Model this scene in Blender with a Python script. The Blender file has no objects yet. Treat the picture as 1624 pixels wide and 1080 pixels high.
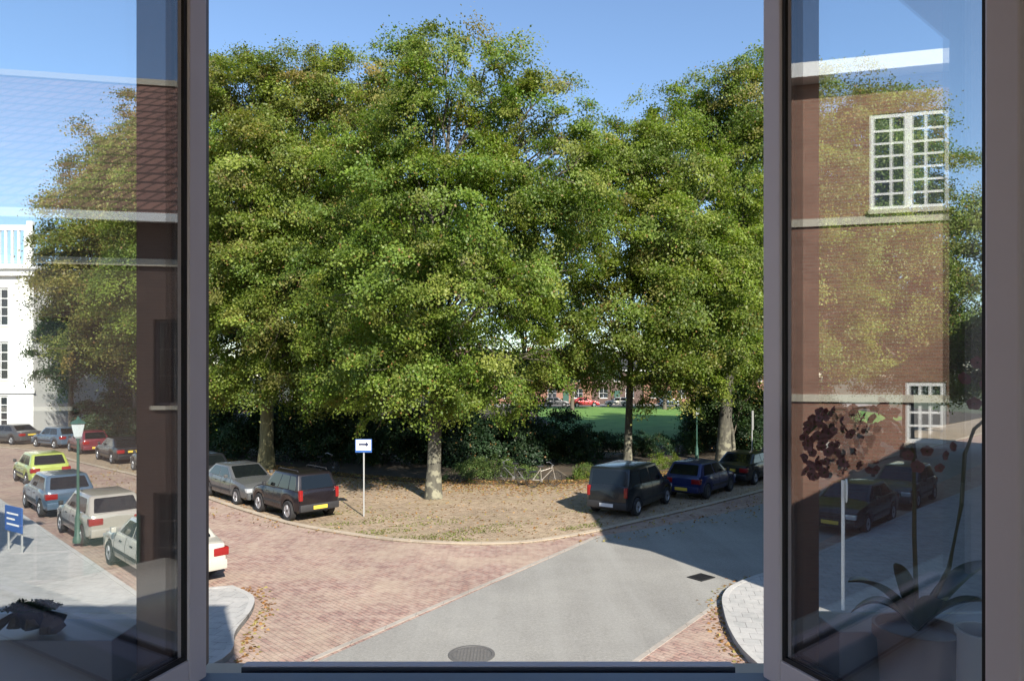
import bpy, bmesh, math, random
import numpy as np
from mathutils import Vector, Matrix

# ------------------------------------------------------------------ camera, world, sun
sc = bpy.context.scene
COL = sc.collection
CH = 5.0            # eye height above the street
F = 1100.0          # focal length in photo pixels
HZ = 595.0          # horizon row in the photo
cam_d = bpy.data.cameras.new('camera')
cam = bpy.data.objects.new('camera', cam_d); COL.objects.link(cam)
cam.location = (0, 0, CH); cam.rotation_euler = (math.radians(90), 0, 0)
cam_d.sensor_width = 36; cam_d.lens = 36 * F / 1624
cam_d.shift_y = (HZ - 540) / 1624
cam_d.clip_start = 0.05; cam_d.clip_end = 3000
sc.camera = cam

SUN_EL = math.atan(0.65)
SAZ = Vector((0.45, -0.89)).normalized()
world = bpy.data.worlds.new("World"); sc.world = world; world.use_nodes = True
wn = world.node_tree.nodes; wl = world.node_tree.links
wn.clear()
sky = wn.new('ShaderNodeTexSky'); sky.sky_type = 'NISHITA'; sky.sun_disc = False
sky.sun_elevation = SUN_EL; sky.sun_rotation = math.atan2(SAZ.x, SAZ.y)
sky.air_density = 1.0; sky.dust_density = 0.25; sky.ozone_density = 3.0
bg = wn.new('ShaderNodeBackground'); bg.inputs['Strength'].default_value = 0.115
wo = wn.new('ShaderNodeOutputWorld')
wl.new(sky.outputs[0], bg.inputs[0]); wl.new(bg.outputs[0], wo.inputs[0])
sun_d = bpy.data.lights.new('sun', 'SUN'); sun_d.energy = 5.0; sun_d.angle = math.radians(0.5)
sun_d.color = (1.0, 0.93, 0.82)
sun = bpy.data.objects.new('sun', sun_d); COL.objects.link(sun)
sdir = Vector((SAZ.x * math.cos(SUN_EL), SAZ.y * math.cos(SUN_EL), math.sin(SUN_EL)))
sun.rotation_euler = sdir.to_track_quat('Z', 'Y').to_euler()
sun.location = (20, -40, 40)
sc.view_settings.view_transform = 'Standard'; sc.view_settings.look = 'None'
sc.view_settings.gamma = 1; sc.view_settings.exposure = 1.0
try: sc.view_settings.use_curve_mapping = False
except Exception: pass
sc.cycles.max_bounces = 10; sc.cycles.transparent_max_bounces = 24
sc.cycles.diffuse_bounces = 3; sc.cycles.glossy_bounces = 4

rnd = random.Random(7)

# ------------------------------------------------------------------ helpers
def G(px, py, z=0.0):            # ground point seen at photo pixel (px, py)
    Y = (CH - z) * F / (py - HZ)
    return Vector(((px - 812) / F * Y, Y, z))
def PT(px, py, Y):
    return Vector(((px - 812) / F * Y, Y, CH + (HZ - py) / F * Y))

def tag(o, label=None, cat=None, group=None, kind=None):
    if label: o['label'] = label
    if cat: o['category'] = cat
    if group: o['group'] = group
    if kind: o['kind'] = kind
    return o
def empty(name, loc=(0, 0, 0), rz=0.0, label=None, cat=None, group=None):
    o = bpy.data.objects.new(name, None); COL.objects.link(o)
    o.location = loc; o.rotation_euler = (0, 0, rz); o.empty_display_size = 0.2
    return tag(o, label, cat, group)
def copy_tree(o, parent=None):
    c = o.copy(); COL.objects.link(c)
    if parent: c.parent = parent
    for ch in list(o.children): copy_tree(ch, c)
    return c

class MB:
    def __init__(s): s.v = []; s.f = []
    def add(s, vs, fs):
        n = len(s.v); s.v += [tuple(p) for p in vs]; s.f += [tuple(i + n for i in f) for f in fs]; return s
    def box(s, a, b, M=None):
        x0, y0, z0 = a; x1, y1, z1 = b
        vs = [Vector(p) for p in ((x0,y0,z0),(x1,y0,z0),(x1,y1,z0),(x0,y1,z0),(x0,y0,z1),(x1,y0,z1),(x1,y1,z1),(x0,y1,z1))]
        if M: vs = [M @ p for p in vs]
        return s.add(vs, [(0,3,2,1),(4,5,6,7),(0,1,5,4),(1,2,6,5),(2,3,7,6),(3,0,4,7)])
    def tube(s, pts, rad, n=8, cap=True):
        pts = [Vector(p) for p in pts]
        if not hasattr(rad, '__len__'): rad = [rad] * len(pts)
        base = len(s.v); up = Vector((0, 0, 1))
        for i, p in enumerate(pts):
            t = (pts[min(i+1, len(pts)-1)] - pts[max(i-1, 0)])
            if t.length < 1e-9: t = Vector((0, 0, 1))
            t.normalize()
            a = t.cross(up if abs(t.z) < 0.95 else Vector((0, 1, 0))).normalized(); b = t.cross(a)
            for k in range(n):
                w = 2 * math.pi * k / n
                s.v.append(tuple(p + (a * math.cos(w) + b * math.sin(w)) * rad[i]))
        for i in range(len(pts) - 1):
            for k in range(n):
                k2 = (k + 1) % n
                s.f.append((base+i*n+k, base+i*n+k2, base+(i+1)*n+k2, base+(i+1)*n+k))
        if cap:
            s.f.append(tuple(base + k for k in range(n))[::-1])
            s.f.append(tuple(base + (len(pts)-1)*n + k for k in range(n)))
        return s
    def lathe(s, prof, n=24, M=None):     # prof of (r,z) about z
        base = len(s.v)
        for r, z in prof:
            for k in range(n):
                w = 2*math.pi*k/n; p = Vector((r*math.cos(w), r*math.sin(w), z))
                s.v.append(tuple(M @ p if M else p))
        for i in range(len(prof)-1):
            for k in range(n):
                k2 = (k+1) % n
                s.f.append((base+i*n+k, base+i*n+k2, base+(i+1)*n+k2, base+(i+1)*n+k))
        s.f.append(tuple(base + k for k in range(n))[::-1])
        s.f.append(tuple(base + (len(prof)-1)*n + k for k in range(n)))
        return s
    def prism(s, poly, z0, z1):
        n = len(poly)
        vs = [(p[0], p[1], z0) for p in poly] + [(p[0], p[1], z1) for p in poly]
        fs = [tuple(range(n))[::-1], tuple(range(n, 2*n))] + [(i, (i+1) % n, n+(i+1) % n, n+i) for i in range(n)]
        return s.add(vs, fs)
    def build(s, name, mat, parent=None, smooth=None, bevel=0, fix=True):
        me = bpy.data.meshes.new(name); me.from_pydata(s.v, [], s.f)
        if bevel or fix:
            bm = bmesh.new(); bm.from_mesh(me)
            bmesh.ops.recalc_face_normals(bm, faces=bm.faces)
            if bevel: bmesh.ops.bevel(bm, geom=list(bm.edges), offset=bevel, segments=2, profile=0.6, affect='EDGES', clamp_overlap=True)
            bm.to_mesh(me); bm.free()
        me.materials.append(mat)
        if smooth is not None:
            me.polygons.foreach_set('use_smooth', [True]*len(me.polygons))
            me.set_sharp_from_angle(angle=math.radians(smooth))
        o = bpy.data.objects.new(name, me); COL.objects.link(o)
        if parent: o.parent = parent
        return o

def sheet(name, poly, z, mat, kind='structure', subdiv=0):
    bm = bmesh.new()
    vs = [bm.verts.new((p[0], p[1], z)) for p in poly]
    f = bm.faces.new(vs)
    if f.normal.z < 0: f.normal_flip()
    bmesh.ops.triangulate(bm, faces=bm.faces)
    bmesh.ops.recalc_face_normals(bm, faces=bm.faces)
    me = bpy.data.meshes.new(name); bm.normal_update()
    if sum(f.normal.z for f in bm.faces) < 0:
        bmesh.ops.reverse_faces(bm, faces=bm.faces)
    bm.to_mesh(me); bm.free(); me.materials.append(mat)
    o = bpy.data.objects.new(name, me); COL.objects.link(o); o['kind'] = kind
    return o

def slab(name, poly, z0, z1, mat):
    m = MB(); m.prism(poly, z0, z1)
    me = bpy.data.meshes.new(name); me.from_pydata(m.v, [], m.f)
    bm = bmesh.new(); bm.from_mesh(me)
    bmesh.ops.triangulate(bm, faces=[f for f in bm.faces if len(f.verts) > 4])
    bmesh.ops.recalc_face_normals(bm, faces=bm.faces); bm.to_mesh(me); bm.free()
    me.materials.append(mat)
    o = bpy.data.objects.new(name, me); COL.objects.link(o); o['kind'] = 'structure'
    return o

def ribbon(name, pts, w, z0, z1, mat):
    """a kerb stone band of width w to the right-hand side of the polyline"""
    pts = [Vector((p[0], p[1])) for p in pts]; L = []; R = []
    for i, p in enumerate(pts):
        t = (pts[min(i+1, len(pts)-1)] - pts[max(i-1, 0)]).normalized(); n = Vector((t.y, -t.x))
        L.append(p); R.append(p + n * w)
    m = MB(); n = len(pts)
    vs = [(p.x, p.y, z1) for p in L] + [(p.x, p.y, z1) for p in R] + [(p.x, p.y, z0) for p in L] + [(p.x, p.y, z0) for p in R]
    fs = []
    for i in range(n-1):
        fs += [(i, i+1, n+i+1, n+i), (n+i, n+i+1, 3*n+i+1, 3*n+i), (i, 2*n+i, 2*n+i+1, i+1)]
    m.add(vs, fs)
    o = m.build(name, mat); o['kind'] = 'structure'; return o

def smooth_line(pts, k=6):
    pts = [Vector((p[0], p[1])) for p in pts]; out = []
    for i in range(len(pts)-1):
        p0 = pts[max(i-1, 0)]; p1 = pts[i]; p2 = pts[i+1]; p3 = pts[min(i+2, len(pts)-1)]
        for j in range(k):
            t = j / k
            out.append(0.5*((2*p1)+(p2-p0)*t+(2*p0-5*p1+4*p2-p3)*t*t+(3*p1-p0-3*p2+p3)*t*t*t))
    out.append(pts[-1]); return [(p.x, p.y) for p in out]

# ------------------------------------------------------------------ materials
class NT:
    def __init__(s, name):
        s.m = bpy.data.materials.new(name); s.m.use_nodes = True
        s.n = s.m.node_tree.nodes; s.l = s.m.node_tree.links; s.n.clear()
        s.out = s.n.new('ShaderNodeOutputMaterial')
    def node(s, t, **kw):
        nd = s.n.new(t)
        for k, v in kw.items():
            if k.startswith('i_'):
                key = k[2:]; key = int(key) if key.isdigit() else key.replace('_', ' ')
                nd.inputs[key].default_value = v
            else: setattr(nd, k, v)
        return nd
    def link(s, a, b): s.l.new(a, b)
    def ramp(s, fac, stops):
        r = s.n.new('ShaderNodeValToRGB'); e = r.color_ramp.elements
        while len(e) < len(stops): e.new(0.5)
        for i, (p, c) in enumerate(stops):
            e[i].position = p; e[i].color = (*c, 1) if len(c) == 3 else c
        s.link(fac, r.inputs[0]); return r.outputs[0]
    def mix(s, fac, a, b, mode='MIX'):
        m = s.n.new('ShaderNodeMix'); m.data_type = 'RGBA'; m.blend_type = mode
        for sock, v in ((m.inputs[0], fac), (m.inputs[6], a), (m.inputs[7], b)):
            if hasattr(v, 'links') or hasattr(v, 'is_linked'): s.link(v, sock)
            elif isinstance(v, (int, float)): sock.default_value = v
            else: sock.default_value = (*v, 1)
        return m.outputs[2]
    def noise(s, scale, detail=4, rough=0.6, vec=None, out=0):
        n = s.node('ShaderNodeTexNoise'); n.inputs['Scale'].default_value = scale
        n.inputs['Detail'].default_value = detail; n.inputs['Roughness'].default_value = rough
        s.link(vec if vec else s.obj(), n.inputs['Vector']); return n.outputs[out]
    def obj(s):
        if not hasattr(s, '_tc'): s._tc = s.n.new('ShaderNodeTexCoord')
        return s._tc.outputs['Object']
    def bsdf(s, col, rough=0.6, metal=0.0, bump=None, bstr=0.3, bdist=0.01, **kw):
        b = s.n.new('ShaderNodeBsdfPrincipled')
        if hasattr(col, 'is_linked'): s.link(col, b.inputs['Base Color'])
        else: b.inputs['Base Color'].default_value = (*col, 1)
        if hasattr(rough, 'is_linked'): s.link(rough, b.inputs['Roughness'])
        else: b.inputs['Roughness'].default_value = rough
        b.inputs['Metallic'].default_value = metal
        for k, v in kw.items(): b.inputs[k].default_value = v
        if bump is not None:
            bn = s.n.new('ShaderNodeBump'); bn.inputs['Strength'].default_value = bstr; bn.inputs['Distance'].default_value = bdist
            s.link(bump, bn.inputs['Height']); s.link(bn.outputs[0], b.inputs['Normal'])
        s.link(b.outputs[0], s.out.inputs[0]); return b

def m_plain(name, col, rough=0.6, metal=0.0, var=0.12, scale=6, bstr=0.15, **kw):
    t = NT(name); n = t.noise(scale, 5)
    c = t.mix(n, tuple(x*(1-var) for x in col), tuple(min(1, x*(1+var)) for x in col))
    t.bsdf(c, rough, metal, bump=t.noise(scale*8, 3), bstr=bstr, bdist=0.003, **kw); return t.m

def m_paint(name, col, rough=0.3, coat=0.8):
    t = NT(name); n = t.noise(3, 4); n2 = t.noise(40, 3)
    c = t.mix(n, tuple(x*0.92 for x in col), tuple(min(1, x*1.06+.004) for x in col))
    r = t.node('ShaderNodeMapRange', i_1=0.3, i_2=0.8, i_3=rough*0.8, i_4=rough*1.5); t.link(n2, r.inputs[0])
    t.bsdf(c, r.outputs[0], 0.15, **{'Coat Weight': coat, 'Coat Roughness': 0.06}); return t.m

def swz(t):                 # (x+y, z) coordinates for walls built square to their own axes
    sp = t.n.new('ShaderNodeSeparateXYZ'); t.link(t.obj(), sp.inputs[0])
    ad = t.n.new('ShaderNodeMath'); ad.operation = 'ADD'; t.link(sp.outputs[0], ad.inputs[0]); t.link(sp.outputs[1], ad.inputs[1])
    cb = t.n.new('ShaderNodeCombineXYZ'); t.link(ad.outputs[0], cb.inputs[0]); t.link(sp.outputs[2], cb.inputs[1])
    return cb.outputs[0]

def m_brickwall(name, c1, c2, mortar, bw=0.22, bh=0.065):
    t = NT(name); v = swz(t)
    b = t.n.new('ShaderNodeTexBrick'); t.link(v, b.inputs['Vector'])
    b.inputs['Color1'].default_value = (*c1, 1); b.inputs['Color2'].default_value = (*c2, 1); b.inputs['Mortar'].default_value = (*mortar, 1)
    b.inputs['Scale'].default_value = 1; b.inputs['Brick Width'].default_value = bw; b.inputs['Row Height'].default_value = bh
    b.inputs['Mortar Size'].default_value = 0.006; b.inputs['Bias'].default_value = -0.1
    n = t.noise(1.3, 5, 0.65)
    c = t.mix(t.ramp(n, [(0.3, (0.75,0.75,0.75)), (0.75, (1.15,1.12,1.1))]), (0,0,0), b.outputs[0])
    cc = t.mix(1.0, b.outputs[0], t.ramp(n, [(0.3, (0.78,0.78,0.78)), (0.75, (1.0,1.0,1.0))]), 'MULTIPLY')
    t.bsdf(cc, 0.85, bump=b.outputs[1], bstr=-0.4, bdist=0.005); return t.m

def m_roof(name, c1, c2):
    t = NT(name); v = swz(t)
    b = t.n.new('ShaderNodeTexBrick'); t.link(v, b.inputs['Vector'])
    b.inputs['Color1'].default_value = (*c1, 1); b.inputs['Color2'].default_value = (*c2, 1); b.inputs['Mortar'].default_value = (c1[0]*.25, c1[1]*.25, c1[2]*.25, 1)
    b.inputs['Scale'].default_value = 1; b.inputs['Brick Width'].default_value = 0.26; b.inputs['Row Height'].default_value = 0.24
    b.inputs['Mortar Size'].default_value = 0.03
    cc = t.mix(1.0, b.outputs[0], t.ramp(t.noise(0.8, 5), [(0.3, (0.7,0.7,0.7)), (0.75, (1,1,1))]), 'MULTIPLY')
    t.bsdf(cc, 0.7, bump=b.outputs[1], bstr=-0.7, bdist=0.03); return t.m

def m_paving(name, cols, bw, bh, mortar, rot=0.0, big=((0.35, 0.8), (0.7, 1.0)), msize=0.008, bstr=0.5, stain=None, off=0.5):
    """small clay pavers or slabs with joints, patches of wear and dirt"""
    t = NT(name)
    mp = t.node('ShaderNodeMapping'); mp.inputs['Rotation'].default_value = (0, 0, rot); t.link(t.obj(), mp.inputs[0])
    wob = t.mix(0.012, mp.outputs[0], t.noise(1.7, 3, out=1), 'ADD')
    b = t.n.new('ShaderNodeTexBrick'); t.link(wob, b.inputs['Vector']); b.offset = off
    b.inputs['Color1'].default_value = (*cols[0], 1); b.inputs['Color2'].default_value = (*cols[1], 1); b.inputs['Mortar'].default_value = (*mortar, 1)
    b.inputs['Scale'].default_value = 1; b.inputs['Brick Width'].default_value = bw; b.inputs['Row Height'].default_value = bh
    b.inputs['Mortar Size'].default_value = msize; b.inputs['Mortar Smooth'].default_value = 0.4
    n1 = t.noise(0.35, 6, 0.65); n2 = t.noise(4.0, 5, 0.7)
    c = t.mix(t.ramp(n2, [(0.42, (0,0,0)), (0.68, (1,1,1))]), b.outputs[0], cols[2])
    if stain:
        c = t.mix(t.ramp(t.noise(stain[1], 6, 0.7), [(stain[2], (0,0,0)), (stain[3], (1,1,1))]), c, stain[0])
    g = t.ramp(n1, [(big[0][0], (big[0][1],)*3), (big[1][0], (big[1][1],)*3)])
    c = t.mix(1.0, c, g, 'MULTIPLY')
    h = t.node('ShaderNodeMath', operation='MULTIPLY', i_1=-1.0); t.link(b.outputs[1], h.inputs[0])
    h2 = t.node('ShaderNodeMath', operation='ADD'); t.link(h.outputs[0], h2.inputs[0]); t.link(t.noise(14, 4, 0.7), h2.inputs[1])
    t.bsdf(c, 0.85, bump=h2.outputs[0], bstr=bstr, bdist=0.012); return t.m

def m_glass(name, refl, tint=(1, 1, 1), rough=0.0):
    """a coated pane: a clear sheet plus a mirror reflection that grows towards grazing angles"""
    t = NT(name)
    tr = t.node('ShaderNodeBsdfTransparent'); tr.inputs[0].default_value = (*tint, 1)
    gl = t.node('ShaderNodeBsdfGlossy'); gl.inputs['Roughness'].default_value = rough; gl.inputs['Color'].default_value = (0.94, 0.97, 1.0, 1)
    lw = t.node('ShaderNodeLayerWeight'); lw.inputs['Blend'].default_value = 0.5
    fr = t.node('ShaderNodeMath', operation='POWER', i_1=4.0); t.link(lw.outputs['Facing'], fr.inputs[0])
    mr = t.node('ShaderNodeMapRange', i_1=0.0, i_2=1.0, i_3=refl, i_4=1.0); t.link(fr.outputs[0], mr.inputs[0])
    mx = t.node('ShaderNodeMixShader'); t.link(mr.outputs[0], mx.inputs[0]); t.link(tr.outputs[0], mx.inputs[1]); t.link(gl.outputs[0], mx.inputs[2])
    t.link(mx.outputs[0], t.out.inputs[0]); return t.m

def m_leaf(name, gain=1.0, trans=0.38):
    t = NT(name)
    at = t.node('ShaderNodeAttribute', attribute_name='tint')
    c = at.outputs['Color']
    if gain != 1.0: c = t.mix(1.0, c, (gain, gain, gain), 'MULTIPLY')
    b = t.n.new('ShaderNodeBsdfPrincipled'); b.inputs['Roughness'].default_value = 0.5
    b.inputs['Specular IOR Level'].default_value = 0.35
    t.link(c, b.inputs['Base Color'])
    tl = t.n.new('ShaderNodeBsdfTranslucent')
    t.link(t.mix(1.0, c, (1.5, 1.7, 0.6), 'MULTIPLY'), tl.inputs[0])
    mx = t.n.new('ShaderNodeMixShader'); mx.inputs[0].default_value = trans
    t.link(b.outputs[0], mx.inputs[1]); t.link(tl.outputs[0], mx.inputs[2]); t.link(mx.outputs[0], t.out.inputs[0])
    return t.m

def m_bark(name, c1, c2, patch=None):
    t = NT(name)
    mp = t.node('ShaderNodeMapping'); mp.inputs['Scale'].default_value = (9, 9, 1.6); t.link(t.obj(), mp.inputs[0])
    n = t.noise(1.0, 6, 0.7, vec=mp.outputs[0])
    c = t.ramp(n, [(0.3, c1), (0.7, c2)])
    if patch:
        sp = t.n.new('ShaderNodeSeparateXYZ'); t.link(t.obj(), sp.inputs[0])
        hi = t.node('ShaderNodeMapRange', i_1=0.6, i_2=2.6, i_3=1.0, i_4=0.0); t.link(sp.outputs[2], hi.inputs[0])
        pt = t.mix(1.0, t.ramp(t.noise(3.2, 4, 0.5), [(0.5, (0.1,0.1,0.1)), (0.58, (1,1,1))]), hi.outputs[0], 'MULTIPLY')
        c = t.mix(pt, c, patch)
    t.bsdf(c, 0.9, bump=n, bstr=0.8, bdist=0.03); return t.m

M = {}
M['brick_road'] = m_paving('brick_road', [(0.40,0.245,0.195), (0.29,0.175,0.15), (0.45,0.34,0.28)], 0.21, 0.105, (0.17,0.125,0.105), rot=0.78, msize=0.012, bstr=0.8, stain=((0.47,0.37,0.28), 0.5, 0.42, 0.72))
M['bay'] = m_paving('bay_pavers', [(0.42,0.31,0.205), (0.31,0.23,0.155), (0.47,0.36,0.25)], 0.2, 0.1, (0.15,0.115,0.075), rot=0.3, stain=((0.33,0.27,0.16), 0.45, 0.5, 0.8), msize=0.019, bstr=0.8)
M['pavement'] = m_paving('pavement_slabs', [(0.44,0.43,0.41), (0.37,0.37,0.355), (0.49,0.475,0.45)], 0.3, 0.3, (0.22,0.21,0.2), rot=0.2, msize=0.008)
M['kerb'] = m_paving('kerb_stone', [(0.46,0.38,0.285), (0.37,0.30,0.23), (0.50,0.42,0.32)], 0.9, 0.9, (0.25,0.23,0.2), off=0)
M['edging'] = m_paving('edging_stone', [(0.39,0.35,0.30), (0.33,0.29,0.25), (0.43,0.39,0.34)], 0.5, 0.5, (0.2,0.18,0.16), off=0)
M['kerb_grey'] = m_paving('grey_kerb_stone', [(0.47,0.46,0.44), (0.40,0.39,0.37), (0.51,0.50,0.47)], 0.9, 0.9, (0.2,0.19,0.18), off=0)
def m_asphalt():
    t = NT('asphalt'); n = t.noise(0.5, 6, 0.65); g = t.noise(90, 3, 0.8)
    c = t.ramp(n, [(0.3, (0.26,0.25,0.228)), (0.55, (0.305,0.295,0.268)), (0.75, (0.345,0.333,0.30))])
    c = t.mix(1.0, c, t.ramp(g, [(0.3, (0.62,0.62,0.62)), (0.7, (1.15,1.15,1.15))]), 'MULTIPLY')
    mp = t.node('ShaderNodeMapping'); mp.inputs['Rotation'].default_value = (0, 0, 0.57); mp.inputs['Scale'].default_value = (1.1, 0.09, 1); t.link(t.obj(), mp.inputs[0])
    c = t.mix(1.0, c, t.ramp(t.noise(16, 5, 0.85), [(0.35, (0.78,0.78,0.78)), (0.65, (1.08,1.08,1.08))]), 'MULTIPLY')
    s = t.noise(1.0, 4, 0.6, vec=mp.outputs[0])
    c = t.mix(t.ramp(s, [(0.45, (0,0,0)), (0.8, (0.6,0.6,0.6))]), c, (0.33,0.325,0.30))
    c = t.mix(t.ramp(t.noise(2.2, 7, 0.75), [(0.6, (0,0,0)), (0.75, (0.5,0.5,0.5))]), c, (0.15,0.148,0.14))
    t.bsdf(c, 0.85, bump=g, bstr=0.5, bdist=0.006); return t.m
M['asphalt'] = m_asphalt()
def m_earth(name, a, b, c3, sc1=1.2):
    t = NT(name); c = t.ramp(t.noise(sc1, 7, 0.75), [(0.35, a), (0.52, b), (0.68, c3)])
    t.bsdf(c, 0.95, bump=t.noise(12, 5, 0.8), bstr=0.8, bdist=0.03); return t.m
M['soil'] = m_earth('soil', (0.035,0.027,0.018), (0.06,0.045,0.028), (0.10,0.065,0.035))
M['land'] = m_earth('far_land', (0.05,0.055,0.03), (0.07,0.08,0.04), (0.09,0.085,0.05), 0.05)
M['lawn'] = m_earth('lawn', (0.07,0.15,0.022), (0.10,0.21,0.03), (0.15,0.25,0.05), 0.4)
M['leaf'] = m_leaf('leaf')
M['bark'] = m_bark('bark', (0.05,0.042,0.032), (0.14,0.12,0.09))
M['bark_green'] = m_bark('bark_green', (0.07,0.065,0.03), (0.20,0.19,0.10))
M['bark_plane'] = m_bark('bark_patchy', (0.035,0.032,0.026), (0.10,0.095,0.075), patch=(0.25,0.24,0.17))
M['brick'] = m_brickwall('red_brick', (0.37,0.19,0.13), (0.29,0.145,0.10), (0.32,0.25,0.19))
M['brick_dark'] = m_brickwall('dark_toned_brick', (0.11,0.062,0.048), (0.08,0.048,0.04), (0.12,0.10,0.09))  # dark tone puts shade into the house front mirrored on the left
M['brick_far'] = m_brickwall('orange_brick', (0.30,0.13,0.08), (0.24,0.11,0.07), (0.26,0.2,0.16))
M['stone'] = m_plain('sandstone', (0.58,0.53,0.42), 0.8)
M['white'] = m_plain('white_paint', (0.84,0.84,0.81), 0.45, var=0.05)
M['stucco'] = m_plain('white_stucco', (0.64,0.64,0.62), 0.8, var=0.06)
M['roof'] = m_roof('clay_tiles', (0.27,0.135,0.10), (0.20,0.10,0.08))
M['roof_tan'] = m_roof('tan_tiles', (0.42,0.29,0.19), (0.34,0.22,0.15))
M['roof_dark'] = m_roof('dark_tiles', (0.07,0.068,0.07), (0.05,0.05,0.052))
M['pane'] = m_plain('dark_pane', (0.03,0.035,0.04), 0.06, var=0.2, scale=0.7, bstr=0.02)
M['frame'] = m_plain('mauve_grey_paint', (0.70,0.65,0.69), 0.42, var=0.05, scale=9, bstr=0.05)
M['frame_in'] = m_plain('shaded_brown_frame', (0.16,0.125,0.12), 0.5, var=0.1)  # dark brown; on the mullions their shade is put into the colour
M['rail'] = m_plain('sky_tinted_sill', (0.20,0.24,0.33), 0.35, var=0.08, scale=12)  # blue of the reflected sky put into the base colour
M['groove'] = m_plain('shaded_groove', (0.05,0.06,0.085), 0.5)  # rail colour darkened to paint the shade inside the groove
M['gasket'] = m_plain('black_rubber', (0.012,0.012,0.014), 0.6)
M['glass_cas'] = m_glass('casement_glass', 0.15)
M['glass_fix'] = m_glass('fixed_glass', 0.03, (0.96, 0.98, 0.98))
M['plaster'] = m_plain('room_plaster', (0.50,0.47,0.44), 0.9, var=0.04)
M['boards'] = m_plain('floor_boards', (0.22,0.13,0.07), 0.5)
M['iron'] = m_plain('cast_iron', (0.15,0.145,0.14), 0.6, 0.3, var=0.3, scale=20)
M['iron_dark'] = m_plain('drain_iron', (0.025,0.025,0.027), 0.6, 0.3)
M['galv'] = m_plain('galvanised_steel', (0.50,0.51,0.50), 0.45, 0.5)
M['green_metal'] = m_plain('green_painted_iron', (0.03,0.085,0.065), 0.45)
M['lantern'] = m_plain('frosted_lantern_glass', (0.55,0.6,0.6), 0.25)
M['black_metal'] = m_plain('black_metal', (0.02,0.02,0.022), 0.4)
M['rubber'] = m_plain('tyre_rubber', (0.018,0.018,0.019), 0.8)
M['rim'] = m_plain('alloy', (0.42,0.43,0.45), 0.35, 0.7)
M['hub_dark'] = m_plain('steel_wheel', (0.10,0.10,0.105), 0.5, 0.6)
M['carglass'] = m_plain('car_glass', (0.006,0.008,0.009), 0.07, bstr=0.0, **{'Specular IOR Level': 0.5})
M['trim'] = m_plain('black_plastic', (0.022,0.022,0.024), 0.6)
M['taillight'] = m_plain('red_lamp_glass', (0.22,0.012,0.012), 0.15)
M['headlight'] = m_plain('lamp_glass', (0.55,0.58,0.6), 0.1, 0.3)
M['plate'] = m_plain('yellow_plate', (0.62,0.45,0.06), 0.4)
M['plate_pale'] = m_plain('pale_plate', (0.55,0.58,0.62), 0.4)
M['sign_blue'] = m_plain('sign_blue', (0.035,0.11,0.34), 0.4)
M['ink'] = m_plain('dark_ink', (0.02,0.03,0.08), 0.5)
for k, c in dict(c_silver=(0.085,0.088,0.09), c_suv=(0.009,0.006,0.008), c_white=(0.50,0.47,0.41), c_van=(0.008,0.011,0.014),
                 c_blue=(0.008,0.016,0.08), c_dark=(0.010,0.011,0.014), c_red=(0.42,0.025,0.03), c_lime=(0.36,0.42,0.09), c_sky=(0.06,0.10,0.15),
                 c_maroon=(0.13,0.02,0.03), c_grey=(0.06,0.063,0.067), c_cream=(0.33,0.30,0.26)).items():
    M[k] = m_paint(k, c, coat=0.8 if sum(c) > .3 else 0.35)

# ------------------------------------------------------------------ the setting: ground, roads, pavements
sheet('ground', [(-900,-300), (900,-300), (900,1500), (-900,1500)], -0.03, M['land'])
K = smooth_line([(-95,58), (-60,56), (-46,52.5), (-32,46), (-25,39.8), (-16,32.0), (-12.3,28.0), (-9.6,25.2), (-7.2,23.0), (-4.5,21.3), (-2.8,20.65), (-1.1,20.4), (0.2,20.55), (1.2,21), (2.6,22), (4.8,24.0), (8,27), (14,33), (30,49), (60,79)])
BACK = smooth_line([(-95,62), (-60,60), (-45,57), (-30,51.5), (-18,41), (-11,35.6), (-6.5,33), (-2,31.6), (3,31.8), (7,34), (14,40.2), (30,56), (60,86)])
sheet('brick_road', [(-120,2.3), (110,2.3), (110,82), (-120,82)], 0.0, M['brick_road'])
aL = lambda y: -3.47 + (y-12.2)*0.6357
aR = lambda y: 2.15 + (y-12.2)*0.7625
sheet('asphalt_road', [(aL(3.0),3.0), (-5.2,3.0), (aR(9),9), (aR(12.2),12.2), (5.2,16.2), (8,19.4), (16,28.2), (35,48), (66,79), (62.5,79), (30,46.6), (14,30.8), (8,25.4), (4.8,22.9), (2.76,21.6)], 0.005, M['asphalt'])
# pale stone edging between the asphalt and the clay pavers
ribbon('road_edging', [(aL(3.0),3.0), (aL(12),12), (2.76,21.6)], -0.12, 0.0, 0.010, M['edging'])
ribbon('road_edging', [(aR(9),9), (aR(12.2),12.2), (5.2,16.2)], 0.10, 0.0, 0.010, M['edging'])
slab('parking_bay', K + BACK[::-1], -0.02, 0.035, M['bay'])
ribbon('kerb', K, -0.22, -0.02, 0.055, M['kerb'])
slab('park_ground', BACK + [(60,170), (-95,170)], -0.02, 0.075, M['soil'])
sheet('lawn', [(1.5,52), (6,48.5), (20,50), (46,80), (50,108), (2,108), (4,70)], 0.085, M['lawn'])
sheet('far_road', [(-95,109), (60,109), (60,118), (-95,118)], 0.09, M['asphalt'])
pl = smooth_line([(-11.5,2.4), (-8.4,7.0), (-6.0,10.4), (-5.0,12.0), (-5.3,13.3), (-5.45,14.5), (-5.75,15.4), (-6.5,16.15)], 5) + [(-7.0,16.0), (-7.9,15.1), (-14,21.2), (-24,31.2), (-36,43), (-50,49.5), (-95,54)]
slab('left_pavement', pl + [(-95,44), (-50,40), (-34,36), (-20,2.4)], -0.02, 0.11, M['pavement'])
ribbon('left_kerb', pl, -0.12, -0.02, 0.118, M['kerb_grey'])
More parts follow.
